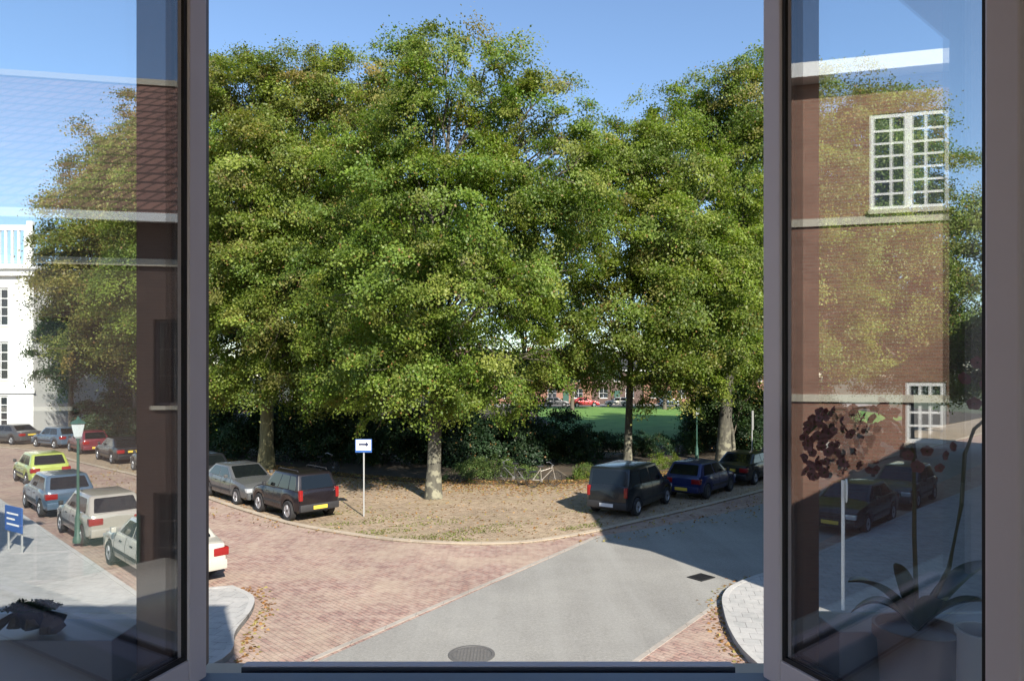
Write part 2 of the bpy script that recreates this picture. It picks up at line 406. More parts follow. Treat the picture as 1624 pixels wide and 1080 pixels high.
pr = smooth_line([(60,68), (30,39), (16,26.3), (8,18.6), (5.6,16.5), (4.85,15.5), (4.5,14.3), (4.3,13.2), (4.25,12.2), (4.45,11.2), (5.1,10.1), (6.6,8.6), (9.5,6.1), (14,2.4)], 5)
slab('right_pavement', pr + [(60,2.4)], -0.02, 0.11, M['pavement'])
ribbon('right_kerb', pr, 0.12, -0.02, 0.118, M['kerb_grey'])
slab('front_pavement', [(-9.5,1.9), (12,1.9), (9,3.3), (-6,3.0), (-8.6,2.9)], -0.02, 0.1, M['pavement'])

# ------------------------------------------------------------------ our own building and the room with its window
WF = 2.0
def wall_cells(m, s0, s1, z0, z1, ops, fn):
    """tile a wall by boxes around its openings (s0,s1,z0,z1)"""
    S = sorted({s0, s1, *[o[0] for o in ops], *[o[1] for o in ops]}); 
    for a, b in zip(S, S[1:]):
        c = (a+b)/2; zs = [(o[2], o[3]) for o in ops if o[0] < c < o[1]]; zs.sort()
        z = z0
        for lo, hi in zs:
            if lo > z + 1e-6: fn(a, b, z, lo)
            z = hi
        if z < z1 - 1e-6: fn(a, b, z, z1)
home = empty('brick_house', (0, 2, 0), 0, 'brick house around the open window, whose room the view is taken from', 'house')
m = MB()
HW = [(-5.4, -3.8, 4.1, 6.1), (-9.4, -7.8, 4.1, 6.1), (-1.5, 0.9, 0.8, 2.7), (-5.4, -3.8, 0.8, 2.7), (-9.4, -7.8, 0.8, 2.7)]
wall_cells(m, -6, 3.9, 0.0, 6.95, [(-1.97, 1.65, 4.02, 6.78)]+[q for q in HW if q[0] > -6], lambda a, b, z0, z1: m.box((a, -0.05, z0), (b, 0.28, z1)))
wall_cells(m, -12, -6, 0.0, 6.25, [q for q in HW if q[0] < -6], lambda a, b, z0, z1: m.box((a, -0.05, z0), (b, 0.28, z1)))  # unseen wing, extended to cast shade on the mirrored corner house
m.build('front_wall', M['brick'], home)
m = MB(); m.box((-12, -6.95, 0), (-11.7, -0.052, 6.25)); m.box((3.6, -6.95, 0), (3.9, -0.052, 6.95))
m.box((-11.7, -6.95, 0), (-6, -6.65, 6.25)); m.box((-6, -6.65, 6.25), (-5.7, -0.052, 6.95))
wall_cells(m, -6, 3.6, 0, 6.95, [(-2.6, 2.6, 4.1, 6.3)], lambda a, b, z0, z1: m.box((a, -6.95, z0), (b, -6.65, z1))); m.build('side_wall', M['brick'], home)  # rear opening added to let fill light reach the window frames
m = MB(); m.box((-6.1, -7.1, 6.95), (4.0, 0.34, 7.07)); m.box((-12.1, -7.1, 6.25), (-6.101, 0.34, 6.37)); m.build('flat_roof', M['roof_dark'], home)
m = MB(); m.box((-4.2, -4, 7.07), (0.42, -0.15, 9.4)); m.build('roof_storey', M['brick'], home)
m = MB(); m.box((-4.3, -4.1, 9.4), (0.45, -0.1, 9.48)); m.build('roof', M['roof_dark'], home)
for a, b, z0, z1 in HW:
    m = MB(); 
    for q in ((a, a+.07, z0, z1), (b-.07, b, z0, z1), (a+.07, b-.07, z0, z0+.07), (a+.07, b-.07, z1-.07, z1), ((a+b)/2-.03, (a+b)/2+.03, z0+.07, z1-.07)):
        m.box((q[0], 0.1, q[2]), (q[1], 0.17, q[3]))
    w = m.build('window', M['white'], home); MB().box((a+.06, 0.12, z0+.06), (b-.06, 0.135, z1-.06)).build('pane', M['pane'], w)
# room interior (rests inside the house)
m = MB()
m.box((-3.4, -4.4, 3.2), (3.4, 1.949, 3.39)); fl = m.build('room_floor', M['boards']); fl['kind'] = 'structure'
m = MB(); m.box((-3.4, -4.4, 6.88), (3.4, 1.949, 7.02)); o = m.build('ceiling', M['plaster']); o['kind'] = 'structure'
m = MB(); m.box((-3.6, -4.4, 3.39), (-3.4, 1.949, 6.88)); m.box((3.4, -4.4, 3.39), (3.6, 1.949, 6.88)); wall_cells(m, -3.4, 3.4, 3.39, 6.88, [(-2.6, 2.6, 4.1, 6.3)], lambda a, b, z0, z1: m.box((a, -4.6, z0), (b, -4.4, z1)))  # back wall opening added for the same fill light on the frames
wall_cells(m, -3.4, 3.4, 3.39, 6.88, [(-1.97, 1.65, 4.02, 6.78)], lambda a, b, z0, z1: m.box((a, 1.90, z0), (b, 1.948, z1)))
o = m.build('room_wall', M['plaster']); o['kind'] = 'structure'

# the fixed window frame with its mullions and the two fixed side lights
wf = empty('window_frame', (0, 2, 4.02), 0, 'mauve grey fixed window frame with two mullions and a side light at either end', 'window frame')
zb, zt = 0.0, 2.75
m = MB(); m.box((-1.965, -0.045, 0.12), (-1.90, 0.06, zt)); m.box((1.60, -0.045, 0.12), (1.645, 0.06, zt)); m.build('jamb', M['white'], wf, bevel=0.004)
for x0, x1 in ((-1.085, -0.905), (0.752, 0.887)):
    m = MB(); m.box((x0, 0.0, 0.12), (x1, 0.075, zt-0.06)); m.build('mullion', M['frame_in'], wf, bevel=0.006)
    m = MB(); m.box((x0+0.02 if x0 < 0 else x0-0.0, -0.012, 0.125), (x1-0.0 if x0 < 0 else x1-0.02, -0.001, zt-0.061)); m.build('cover_strip', M['frame'] if 0 else M['frame_in'], wf)
m = MB(); m.box((-1.90, -0.045, zt-0.06), (1.60, 0.08, zt)); m.build('head', M['frame'], wf)
m = MB(); m.box((-1.965, -0.05, 0.02), (1.645, 0.03, 0.112)); m.build('bottom_rail', M['rail'], wf, bevel=0.006)
m = MB(); m.box((-1.965, 0.031, 0.02), (1.645, 0.0495, 0.04)); m.box((-0.80, 0.050, 0.02), (0.66, 0.0555, 0.117)); m.build('drip_groove', M['groove'], wf)
m = MB(); m.box((-0.80, 0.056, 0.02), (0.66, 0.092, 0.119)); m.build('outer_lip', M['frame'], wf, bevel=0.004)
m = MB(); m.box((-1.965, 0.093, 0.0), (1.645, 0.295, 0.03)); m.build('outer_sill', M['stone'], wf, bevel=0.005)
for x0, x1 in ((-1.90, -1.085), (0.887, 1.60)):
    m = MB(); m.box((x0, 0.022, 0.287), (x1, 0.028, zt-0.06)); m.build('fixed_pane', M['glass_fix'], wf)
    m = MB(); m.box((x0, -0.12, 0.12), (x1, 0.05, 0.262 if x0 < 0 else 0.285)); m.build('lower_panel', M['rail'], wf, bevel=.004)
    m = MB()
    m.box((x0, 0.0, 0.1125), (x1, 0.05, 0.1195)); m.build('glazing_bar', M['frame'], wf)
m = MB(); m.box((-2.1, -0.48, -0.01), (1.75, -0.051, 0.015)); m.build('window_board', M['white'], wf, bevel=0.004)

# casements, hinged at the mullions and swung into the room
def casement(hx, ang, sgn, label, grp):
    """local x runs from the hinge to the free stile"""
    r = empty('casement_window', (hx, 1.985, 4.02), 0, label, 'casement', grp)
    d = Vector((sgn*math.sin(ang), -math.cos(ang), 0)); n = Vector((0, 0, 1)).cross(d)
    r.rotation_euler = (0, 0, math.atan2(d.y, d.x))
    Wc, T, z0, z1, st, br = 0.71, 0.058, 0.122, 2.69, 0.068, 0.073
    e = 0.0
    m = MB(); m.box((0, -T/2, z0), (st, T/2, z1)); m.build('hinge_stile', M['frame'], r, bevel=0.005)
    m = MB(); m.box((Wc-st, -T/2, z0), (Wc, T/2, z1)); m.build('free_stile', M['frame'], r, bevel=0.005)
    m = MB(); m.box((st+.0005, -T/2, z0), (Wc-st-.0005, T/2, z0+br)); m.build('bottom_rail', M['frame'], r, bevel=0.005)
    m = MB(); m.box((st+.0005, -T/2, z1-br), (Wc-st-.0005, T/2, z1)); m.build('top_rail', M['frame'], r, bevel=0.005)
    g = 0.011
    m = MB()
    for s in (-1, 1):
        y0, y1 = (0.0105, 0.021) if s > 0 else (-0.021, -0.0105)
        m.box((st, y0, z0+br), (st+g, y1, z1-br)); m.box((Wc-st-g, y0, z0+br), (Wc-st, y1, z1-br))
        m.box((st+g, y0, z0+br), (Wc-st-g, y1, z0+br+g)); m.box((st+g, y0, z1-br-g), (Wc-st-g, y1, z1-br))
    m.build('gasket', M['gasket'], r)
    m = MB(); m.box((st-.004, -0.01, z0+br-.004), (Wc-st+.004, 0.01, z1-br+.004)); m.build('pane', M['glass_cas'], r)
    for zz in (0.42, 1.95):
        m = MB(); m.tube([(-0.006, sgn*0.0, zz), (-0.006, 0, zz+0.09)], 0.009, 10); m.build('hinge', M['galv'], r, smooth=40)
    return r
casement(-0.898, math.radians(16), -1, 'open casement on the left, reflecting the tiled roof across the side street', 'casements swung into the room')
casement(0.742, math.radians(20), 1, 'open casement on the right, with the orchid behind its glass', 'casements swung into the room')

# ------------------------------------------------------------------ windows and houses
def add_window(parent, s, z, w, h, y=0.0, cols=2, rows=2, fmat=None, bar=0.03, fr=0.06, lights=1, sill=True):
    """a window in the plane y of the parent's own axes, looking towards -y"""
    fmat = fmat or M['white']; m = MB(); yf = y
    m.box((s-w/2, yf, z), (s-w/2+fr, yf+.07, z+h)); m.box((s+w/2-fr, yf, z), (s+w/2, yf+.07, z+h))
    m.box((s-w/2+fr, yf, z), (s+w/2-fr, yf+.07, z+fr)); m.box((s-w/2+fr, yf, z+h-fr), (s+w/2-fr, yf+.07, z+h))
    iw = (w-2*fr)/lights
    for L in range(lights):
        x0 = s-w/2+fr+L*iw; x1 = x0+iw
        if L: m.box((x0-fr*.95, yf+.001, z+fr), (x0+fr*.95, yf+.069, z+h-fr))
        for c in range(1, cols): 
            xx = x0+iw*c/cols; m.box((xx-bar/2, yf+.012, z+fr), (xx+bar/2, yf+.05, z+h-fr))
    for r_ in range(1, rows):
        zz = z+fr+(h-2*fr)*r_/rows; m.box((s-w/2+fr, yf+.014, zz-bar/2), (s+w/2-fr, yf+.048, zz+bar/2))
    o = m.build('window', fmat, parent)
    MB().box((s-w/2+.02, yf+.03, z+.02), (s+w/2-.02, yf+.04, z+h-.02)).build('pane', M['pane'], o)
    if sill: MB().box((s-w/2-.05, yf-.14, z-.08), (s+w/2+.05, yf+.06, z-.002)).build('sill', M['stone'], o)
    return o

def house(label, x0y0, ang, w, dpt, eave, ridge, wins, wall, roof, name='brick_house', group=None, door=None, chim=True, gable=False, cornice=None, bands=(), cat='house'):
    """front facade along local x from 0..w at local y=0, facing -y; depth dpt"""
    r = empty(name, (x0y0[0], x0y0[1], 0), ang, label, cat, group)
    ops = [(s-ww/2, s+ww/2, z, z+hh) for (s, z, ww, hh, *_) in wins]
    m = MB(); wall_cells(m, 0, w, 0, eave, ops, lambda a, b, z0, z1: m.box((a, 0, z0), (b, 0.3, z1)))
    m.box((0, 0.3, 0), (0.3, dpt, eave)); m.box((w-.3, 0.3, 0), (w, dpt, eave)); m.box((.3, dpt-.3, 0), (w-.3, dpt, eave))
    if ridge > eave and not gable:
        for xx in (0, w-.3):
            m.add([(xx,0,eave),(xx,dpt,eave),(xx,dpt/2,ridge-.05),(xx+.3,0,eave),(xx+.3,dpt,eave),(xx+.3,dpt/2,ridge-.05)], [(0,1,2),(3,5,4),(0,2,5,3),(1,4,5,2),(0,3,4,1)])
    m.box((.3,.3,eave-.3),(w-.3,dpt-.3,eave-.1))
    m.box((.31,.6,0),(w-.31,.62,eave-.31))
    m.build('wall', M[wall], r)
    if ridge > eave:
        o_ = 0.35; m = MB(); k = (ridge-eave)/(dpt/2)
        for sg in (0, 1):
            ya, yb = (-o_, dpt/2) if sg == 0 else (dpt+o_, dpt/2)
            m.add([(-.15,ya,eave-o_*k),(w+.15,ya,eave-o_*k),(w+.15,yb,ridge),(-.15,yb,ridge),(-.15,ya,eave-o_*k+.16),(w+.15,ya,eave-o_*k+.16),(w+.15,yb,ridge+.16),(-.15,yb,ridge+.16)],
                  [(0,3,2,1),(4,5,6,7),(0,1,5,4),(1,2,6,5),(2,3,7,6),(3,0,4,7)])
        ro = m.build('roof', M[roof], r)
        MB().box((-.16, dpt/2-.12, ridge+.1), (w+.16, dpt/2+.12, ridge+.24)).build('ridge', M['stone'], ro)
        MB().box((-.2, -o_-.12, eave-o_*k-.02), (w+.2, -o_-.002, eave-o_*k+.14)).build('gutter', M['white'], ro)
        if chim:
            MB().box((w*.75, dpt/2-.35, ridge-.4), (w*.75+.9, dpt/2+.35, ridge+1.1)).build('chimney', M[wall], ro)
    else:
        MB().box((-.1, -.1, eave), (w+.1, dpt+.1, eave+.12)).build('roof', M['roof_dark'], r)
    if cornice: MB().box((-.3, -.38, cornice), (w+.3, -.002, cornice+.26)).build('cornice', M['white'], r)
    for zz in bands: MB().box((-.02, -.05, zz-.07), (w+.02, -.002, zz+.07)).build('stone_band', M['stone'], r)
    for (s, z, ww, hh, *rest) in wins:
        q = dict(rest[0]) if rest else {}
        add_window(r, s, z, ww, hh, y=q.pop('y', 0.1), **q)
    if door is not None:
        d = MB().box((door-.5, -.03, 0.1), (door+.5, -.002, 2.3)).build('door', M['green_metal'], r)
        MB().box((door+.35, -.08, 1.05), (door+.41, -.031, 1.15)).build('handle', M['rim'], d)
    return r

# corner house on the left whose sunlit front is mirrored in the right-hand casement
def mirror(p, H, d):
    q = Vector((p[0]-H[0], p[1]-H[1])); return Vector(H) + 2*q.dot(d)*d - q
HR = (0.742, 1.985); dR = Vector((math.sin(math.radians(20)), -math.cos(math.radians(20))))
def vreal(px, Y): return mirror(((px-812)/F*Y, Y), HR, dR)
A1 = vreal(1515, 12.4); A0 = vreal(1280, 13.0)
fd = (A0-A1).normalized()
start = A1; fa = math.atan2(fd.y, fd.x)
def s_of(px):
    Y = 13.0 + (12.4-13.0)*(px-1280)/(1515-1280); p = vreal(px, Y); return (p-start).dot(fd)
def z_of(py, px=1440):
    Y = 13.0 + (12.4-13.0)*(px-1280)/(1515-1280); return CH + (HZ-py)/F*Y
w1s = (s_of(1380)+s_of(1505))/2; w2s = (s_of(1437)+s_of(1500))/2
house('tall red brick corner house with beige stone bands, seen only mirrored in the right pane', start, fa, 4.3, 7, z_of(118), z_of(118), 
      [(w1s, z_of(332), abs(s_of(1380)-s_of(1505)), z_of(178)-z_of(332), dict(cols=2, rows=7, lights=2, bar=.04, fr=.075, y=.02)),
       (w2s, z_of(702), abs(s_of(1437)-s_of(1500)), z_of(606)-z_of(702), dict(cols=3, rows=4, bar=.04, fr=.07, y=.02))],
      'brick', 'roof_dark', cornice=z_of(118)-.02, bands=(z_of(347), z_of(632)), chim=False)

# side-street house on the right: throws the long shadow, mirrored in the left-hand casement
rf = Vector((0.74,-0.67)).normalized()
house('brown brick house with a clay tiled roof, mirrored in the left pane', (8.8, 10.1), math.atan2(rf.y, rf.x)+0, 11, 7.0, 8.3, 11.9,
      [(s, z, 1.3, 1.7, dict(cols=2, rows=3, fmat=M['frame_in'])) for s in (1.6, 4.4, 7.2, 9.6) for z in (1.0, 4.4)], 'brick_dark', 'roof', bands=(7.2,), door=3.0)
r2 = Vector((0.6, 0.8))
house('long flat roofed brown brick terrace along the shaded side of the right street', (8.8+41*.6+1.2, 10.1+41*.8+.9), math.atan2(-r2.y, -r2.x), 40, 7.5, 10.9, 10.9,
      [(s, z, 1.3, 1.7, dict(cols=2, rows=2)) for s in range(2, 39, 3) for z in (1.0, 4.6, 7.9)], 'brick_dark', 'roof_dark', door=3.5, cat='terrace')

# white villa at the bend of the left street, seen through the left pane
vx = -0.69*54
villa = empty('white_villa', (vx, 54, 0), 0, 'white stucco villa with roof balustrade at the bend of the left street', 'villa')
m = MB()
wv = [(s, z, 1.9, 3.0) for s in (-2.9, -6.4, -10) for z in (4.6, 8.8)] + [(s, 0.8, 1.8, 2.6) for s in (-2.9, -6.4, -10)]
wall_cells(m, -13, 0, 0, 13.2, [(s-w/2, s+w/2, z, z+h) for s, z, w, h in wv], lambda a, b, z0, z1: m.box((a, 0, z0), (b, .35, z1)))
m.box((-.35, .35, 0), (0, 10, 13.2)); m.box((-13, .35, 0), (-12.65, 10, 13.2)); m.box((-12.65, .9, 0), (-.36, .95, 13)); m.box((-12.65, 9.7, 0), (-.36, 10, 13.2)); m.build('wall', M['stucco'], villa)
MB().box((-13.6, -.6, 13.2), (.6, 10.4, 13.55)).box((-13.4, -.35, 12.7), (.35, -.002, 13.19)).build('cornice', M['white'], villa)
MB().box((-13.2, -.15, 3.6), (.15, -.002, 4.0)).build('stone_band', M['white'], villa)
for xx in (-.55, -4.7, -8.2): MB().box((xx-.35, -.18, 4.01), (xx+.35, -.003, 12.69)).build('pilaster', M['white'], villa)
m = MB()
for i in range(26): m.box((-13+i*.5, -.35, 13.56), (-12.86+i*.5, -.2, 16.2))
m.box((-13.2, -.38, 16.2), (.2, -.17, 16.6)); m.box((-.25, -.42, 13.56), (.2, -.16, 16.9)); m.build('balustrade', M['white'], villa)
for s, z, w, h in wv: add_window(villa, s, z, w, h, y=.12, cols=3, rows=4, bar=.06, fr=.14, fmat=M['white'])

# houses beyond the park and beside the left street
house('low brick house with a tan tiled roof behind the parked cars of the left street', (-0.625*64, 66), 0.05, 9.5, 8, 3.0, 6.6, [(2, .9, 1.4, 1.5), (6.5, .9, 1.4, 1.5)], 'brick_far', 'roof_tan', door=4.3, name='low_house')
far_l = ['orange brick terraced house far across the park behind the red car', 'brown brick terraced house far across the park behind the white car', 'orange brick terraced house far across the park, third house from the red car',
         'terraced house with a white front far across the park, near the lamp post', 'orange brick terraced house at the right end of the far row', 'orange brick terraced house far left in the row across the park', 'dark brick terraced house across the park behind the middle tree']
hx = [5, 14, 23, 32, 41, -4, -13]
for i, x in enumerate(hx):
    house(far_l[i], (x, 121+(i % 2)*.4), 0, 8.9, 9, 6.0, 9.0 if i % 2 else 9.6, [(2, 1, 1.5, 1.7), (6.6, 1, 1.5, 1.7), (2, 3.9, 1.3, 1.5), (4.5, 3.9, 1.3, 1.5), (6.8, 3.9, 1.3, 1.5)],
          ['brick_far', 'brick_dark', 'brick_far', 'stucco', 'brick_far', 'brick_far', 'brick_dark'][i], 'roof' if i % 2 == 0 else 'roof_dark', name='terraced_house', group='terraced houses across the park', door=4.4)

# ------------------------------------------------------------------ cars
_wheel = {}
def wheel_meshes(R, dark=False):
    k = (round(R, 3), dark)
    if k in _wheel: return _wheel[k]
    RX = Matrix.Rotation(math.pi/2, 4, 'X')
    m = MB(); m.lathe([(R*.58, -.05), (R*.62, -.10), (R*.93, -.105), (R, -.075), (R, .075), (R*.93, .105), (R*.62, .10), (R*.58, .05)], 28, RX); ty = m.build('tyre', M['rubber'], smooth=35)
    m = MB(); m.lathe([(R*.61, -.085), (R*.63, -.098), (R*.61, -.098), (R*.56, -.07), (R*.15, -.08), (R*.15, .08), (R*.56, .07), (R*.61, .098), (R*.63, .098), (R*.61, .085)], 24, RX)
    for i in range(5):
        a = 2*math.pi*i/5; Mx = Matrix.Rotation(a, 4, 'Y')
        m.box((.02, -.094, -R*.09), (R*.6, -.072, R*.09), Mx); m.box((.02, .072, -R*.09), (R*.6, .094, R*.09), Mx)
    ri = m.build('rim', M['hub_dark'] if dark else M['rim'], smooth=35)
    for o in (ty, ri): COL.objects.unlink(o)
    hub = bpy.data.meshes.new('wheel'); mm = MB().lathe([(R*.13, -.101), (R*.16, -.09), (R*.16, .09), (R*.13, .101)], 12, RX)
    hub.from_pydata(mm.v, [], mm.f); hub.materials.append(M['trim'])
    _wheel[k] = (ty.data, ri.data, hub); return _wheel[k]

def interp(prof, x):
    for (a, za), (b, zb_) in zip(prof, prof[1:]):
        if a <= x <= b:
            t = (x-a)/(b-a) if b > a else 0; t = t*t*(3-2*t)*.35+t*.65; return za+(zb_-za)*t
    return prof[-1][1] if x > prof[-1][0] else prof[0][1]

CARS = {
 'saloon': dict(L=4.5, W=1.74, H=1.42, top=[(-2.25,.80),(-2.15,.93),(-1.45,.98),(0,.95),(.95,.94),(1.9,.82),(2.2,.70),(2.25,.62)], cb=(-1.75, 1.05), cr=(-1.0, .28), wb=(-1.30, 1.40), R=.31),
 'hatch': dict(L=3.9, W=1.68, H=1.46, top=[(-1.95,.82),(-1.9,.93),(-1.2,.96),(0,.94),(.85,.93),(1.6,.82),(1.88,.70),(1.95,.6)], cb=(-1.86, 1.0), cr=(-1.42, .25), wb=(-1.22, 1.2), R=.30),
 'suv': dict(L=3.6, W=1.70, H=1.64, top=[(-1.80,.93),(-1.76,1.04),(-1.1,1.06),(0,1.04),(.7,1.03),(1.4,.95),(1.72,.84),(1.80,.7)], cb=(-1.71, .80), cr=(-1.47, .2), wb=(-1.08, 1.1), R=.34, zb=.30),
 'mpv': dict(L=4.25, W=1.78, H=1.74, top=[(-2.12,.9),(-2.08,1.10),(-1.2,1.12),(0,1.08),(1.1,1.04),(1.8,.90),(2.08,.75),(2.12,.65)], cb=(-2.04, 1.32), cr=(-1.86, .45), wb=(-1.4, 1.4), R=.32),
 'minivan': dict(L=4.0, W=1.85, H=2.25, top=[(-2.0,1.2),(-1.97,1.36),(-1,1.38),(0,1.36),(.9,1.32),(1.65,1.05),(1.93,.9),(2.0,.7)], cb=(-1.95, 1.4), cr=(-1.85, .6), wb=(-1.25, 1.3), R=.33, zb=.28),
 'bigvan': dict(L=5.0, W=1.95, H=2.35, top=[(-2.5,1.2),(-2.46,1.4),(-1.2,1.42),(0,1.4),(1.3,1.36),(2.1,1.08),(2.42,.9),(2.5,.7)], cb=(-2.44, 1.85), cr=(-2.36, .95), wb=(-1.6, 1.65), R=.34, zb=.3),
}
def car(kind, paint, loc, head, label, cat='car', group=None, name='parked_car', plate='plate', dark_rim=False, roofrack=False, blank=False):
    S = CARS[kind]; L, W, H, R = S['L'], S['W']/2, S['H'], S['R']; zb_ = S.get('zb', .24); z_off = loc[2] if len(loc) > 2 else 0.04
    r = empty(name, (loc[0], loc[1], z_off), math.atan2(head[1], head[0]), label, cat, group)
    paint = M[paint]; wa = R+.055
    xs = sorted(set([round(-L/2+L*i/56, 3) for i in range(57)] + [-L/2, L/2]))
    m = MB(); rings = []
    for x in xs:
        e = abs(x)/(L/2); f = 1-.13*e**5-.05*max(0, e-.97)/.03; zt_ = interp(S['top'], x)
        zlo = zb_ + .10*max(0, (e-.86)/.14)**1.5
        arch = 0
        for xw in S['wb']:
            q = abs(x-xw)
            if q < wa: zlo = max(zlo, R+math.sqrt(wa*wa-q*q)); arch = 1
        h = zt_-zlo; half = [(.86, zlo), (.965, zlo+min(.07, h*.2)), (1.0, zlo+h*.38), (.995, zlo+h*.60), (.965, zlo+h*.82), (.92, zt_-.035*min(1, h)), (.80, zt_), (.4, zt_+.025), (0, zt_+.032)]
        if arch: half[0] = (.955, zlo)
        ring = [(x, W*f*y, z) for y, z in half] + [(x, -W*f*y, z) for y, z in half[-2::-1]]
        rings.append(ring)
    n = len(rings[0]); b0 = len(m.v)
    for rg in rings: m.v += rg
    for i in range(len(rings)-1):
        for k in range(n):
            k2 = (k+1) % n
            m.f.append((i*n+k, i*n+k2, (i+1)*n+k2, (i+1)*n+k))
    m.f.append(tuple(range(n))); m.f.append(tuple((len(rings)-1)*n+k for k in range(n))[::-1])
    body = m.build('body', paint, r, smooth=32)
    for xg in (S['wb'][0]+wa+.06, (S['wb'][0]+S['wb'][1])/2-.05, S['wb'][1]-wa-.12):
        i0 = min(range(len(xs)), key=lambda q: abs(xs[q]-xg)); rg_ = rings[i0]
        for side in (range(1, 6), range(n-6, n-1)):
            idx = list(side); vs = []; mg = MB()
            for k in idx:
                x_, y_, z_ = rg_[k]; vs += [(x_-.008, y_*1.0045, z_), (x_+.008, y_*1.0045, z_), (x_+.008, y_*.985, z_), (x_-.008, y_*.985, z_)]
            fs = [(q*4+w_, q*4+(w_+1) % 4, q*4+4+(w_+1) % 4, q*4+4+w_) for q in range(len(idx)-1) for w_ in range(4)]
            mg.add(vs, fs); mg.build('door_gap', M['trim'], r)
    MB().box((-L/2+.25, -W*.8, zb_-.03), (L/2-.3, W*.8, zb_+.38)).build('underbody', M['trim'], r)
    # cabin
    (xa, xb), (ra, rb) = S['cb'], S['cr']; zt0 = min(interp(S['top'], xa), interp(S['top'], xb))-.03; wb0 = W*.90; wr = W*(.74 if kind not in ('mpv', 'bigvan', 'minivan') else .86)
    xm = (ra+rb)/2
    vs = [(xa,-wb0,zt0),(xb,-wb0,zt0),(xb,wb0,zt0),(xa,wb0,zt0),(ra,-wr,H-.05),(rb,-wr,H-.05),(rb,wr,H-.05),(ra,wr,H-.05)]
    m = MB(); m.add(vs, [(0,3,2,1),(0,1,5,4),(1,2,6,5),(2,3,7,6),(3,0,4,7),(4,5,6,7)])
    cab = m.build('cabin', paint, r, bevel=.07, smooth=50)
    me = cab.data
    for v in me.vertices:     # gently domed roof
        if v.co.z > H-.08: v.co.z += .05*(1-min(1, (v.co.y/wr)**2))
    V = [Vector(p) for p in vs]
    def panel(q, u0, u1, t0, t1, off=.006, slant=0):
        a, b, c, d = q   # bottom a-b, top d-c
        nrm = (b-a).cross(d-a).normalized()
        cen = (a+b+c+d)/4
        if nrm.dot(cen-Vector((xm, 0, zt0+.2))) < 0: nrm = -nrm
        P = lambda u, t: (a.lerp(b, u)).lerp(d.lerp(c, u), t)
        us = [u0, u1]; pts = [P(u0+slant*0, t0), P(u1, t0), P(u1, t1), P(u0, t1)]
        # rounded corners
        out = []
        for i in range(4):
            p = pts[i]; pv = pts[i-1]; nx = pts[(i+1) % 4]
            out += [p.lerp(pv, .10), p.lerp(p.lerp(pv, .03).lerp(p.lerp(nx, .03), .5), 1), p.lerp(nx, .06)]
        k = len(out)
        mb = MB(); mb.add([p+nrm*off for p in out]+[p-nrm*.012 for p in out], [tuple(range(k)), tuple(range(k, 2*k))[::-1]]+[(i, (i+1) % k, k+(i+1) % k, k+i) for i in range(k)])
        return mb
    t1 = .90
    panel([V[2],V[1],V[5],V[6]], .07, .93, .10, .95).build('windscreen', M['carglass'], r)
    if not blank: panel([V[0],V[3],V[7],V[4]], .09, .91, .16, .88).build('rear_window', M['carglass'], r)
    for q in ([V[0],V[1],V[5],V[4]], [V[3],V[2],V[6],V[7]]):
        if kind in ('mpv',): segs = ((.06,.30),(.33,.60),(.63,.93))
        elif kind in ('bigvan', 'minivan'): segs = ((.74,.94),)
        elif kind == 'suv': segs = ((.07,.26),(.29,.57),(.60,.92))
        else: segs = ((.13,.50),(.53,.89))
        for u0, u1 in segs: panel(q, u0, u1, .12, .86).build('side_window', M['carglass'], r)
    # bumpers, lamps, plates, mirrors, handles
    MB().box((-L/2-.05, -W*.86, zb_+.06), (-L/2+.16, W*.86, zb_+.30)).build('bumper', paint if kind in ('saloon', 'hatch') else M['trim'], r, bevel=.04, smooth=50)
    MB().box((L/2-.16, -W*.86, zb_+.02), (L/2+.05, W*.86, zb_+.25)).build('bumper', paint if kind in ('saloon', 'hatch') else M['trim'], r, bevel=.04, smooth=50)
    tl = S['top'][0][1]
    for s in (-1, 1):
        if kind in ('suv', 'mpv', 'bigvan', 'minivan'):
            MB().box((-L/2-.015, s*W*.80-.055, tl-.2), (-L/2+.12, s*W*.80+.07, tl+.16 if kind != 'bigvan' else tl+.1)).build('tail_light', M['taillight'], r, bevel=.025, smooth=50)
        else:
            MB().box((-L/2-.012, s*W*.70-.19, tl-.18), (-L/2+.22, s*W*.70+.18, tl+.02)).build('tail_light', M['taillight'], r, bevel=.03, smooth=50)
        MB().box((L/2-.26, s*W*.70-.17, S['top'][-1][1]-.10), (L/2+.012, s*W*.70+.15, S['top'][-1][1]+.055)).build('headlight', M['headlight'], r, bevel=.035, smooth=50)
        MB().box((xb-.42, s*W*1.0-.06+s*.06, zt0+.06), (xb-.28, s*W*1.0+.06+s*.06, zt0+.20)).build('wing_mirror', paint if kind == 'saloon' else M['trim'], r, bevel=.03, smooth=50)
        for xx in ((-.55, .3) if kind != 'minivan' else (.3,)):
            MB().box((xx, s*W*.965-.015, zt0-.14), (xx+.17, s*W*.965+.025, zt0-.11)).build('door_handle', M['trim'], r)
        MB().box((S['wb'][0]+wa+.06, s*(W+.004)-.02, zb_+.22), (S['wb'][1]-wa-.06, s*(W+.004)+.012, zb_+.30)).build('side_moulding', M['trim'], r, bevel=.006)
    MB().box((L/2-.03, -W*.38, zb_+.30), (L/2+.02, W*.38, zb_+.44)).build('grille', M['trim'], r, bevel=.008)
    MB().box((-L/2-.068, -.26, (zb_+.12 if kind != 'saloon' else tl-.15)), (-L/2-.03 if kind != 'saloon' else -L/2+.03, .26, (zb_+.24 if kind != 'saloon' else tl-.035))).build('number_plate', M[plate], r)
    MB().box((L/2+.03, -.26, zb_+.09), (L/2+.062, .26, zb_+.20)).build('number_plate', M[plate], r)
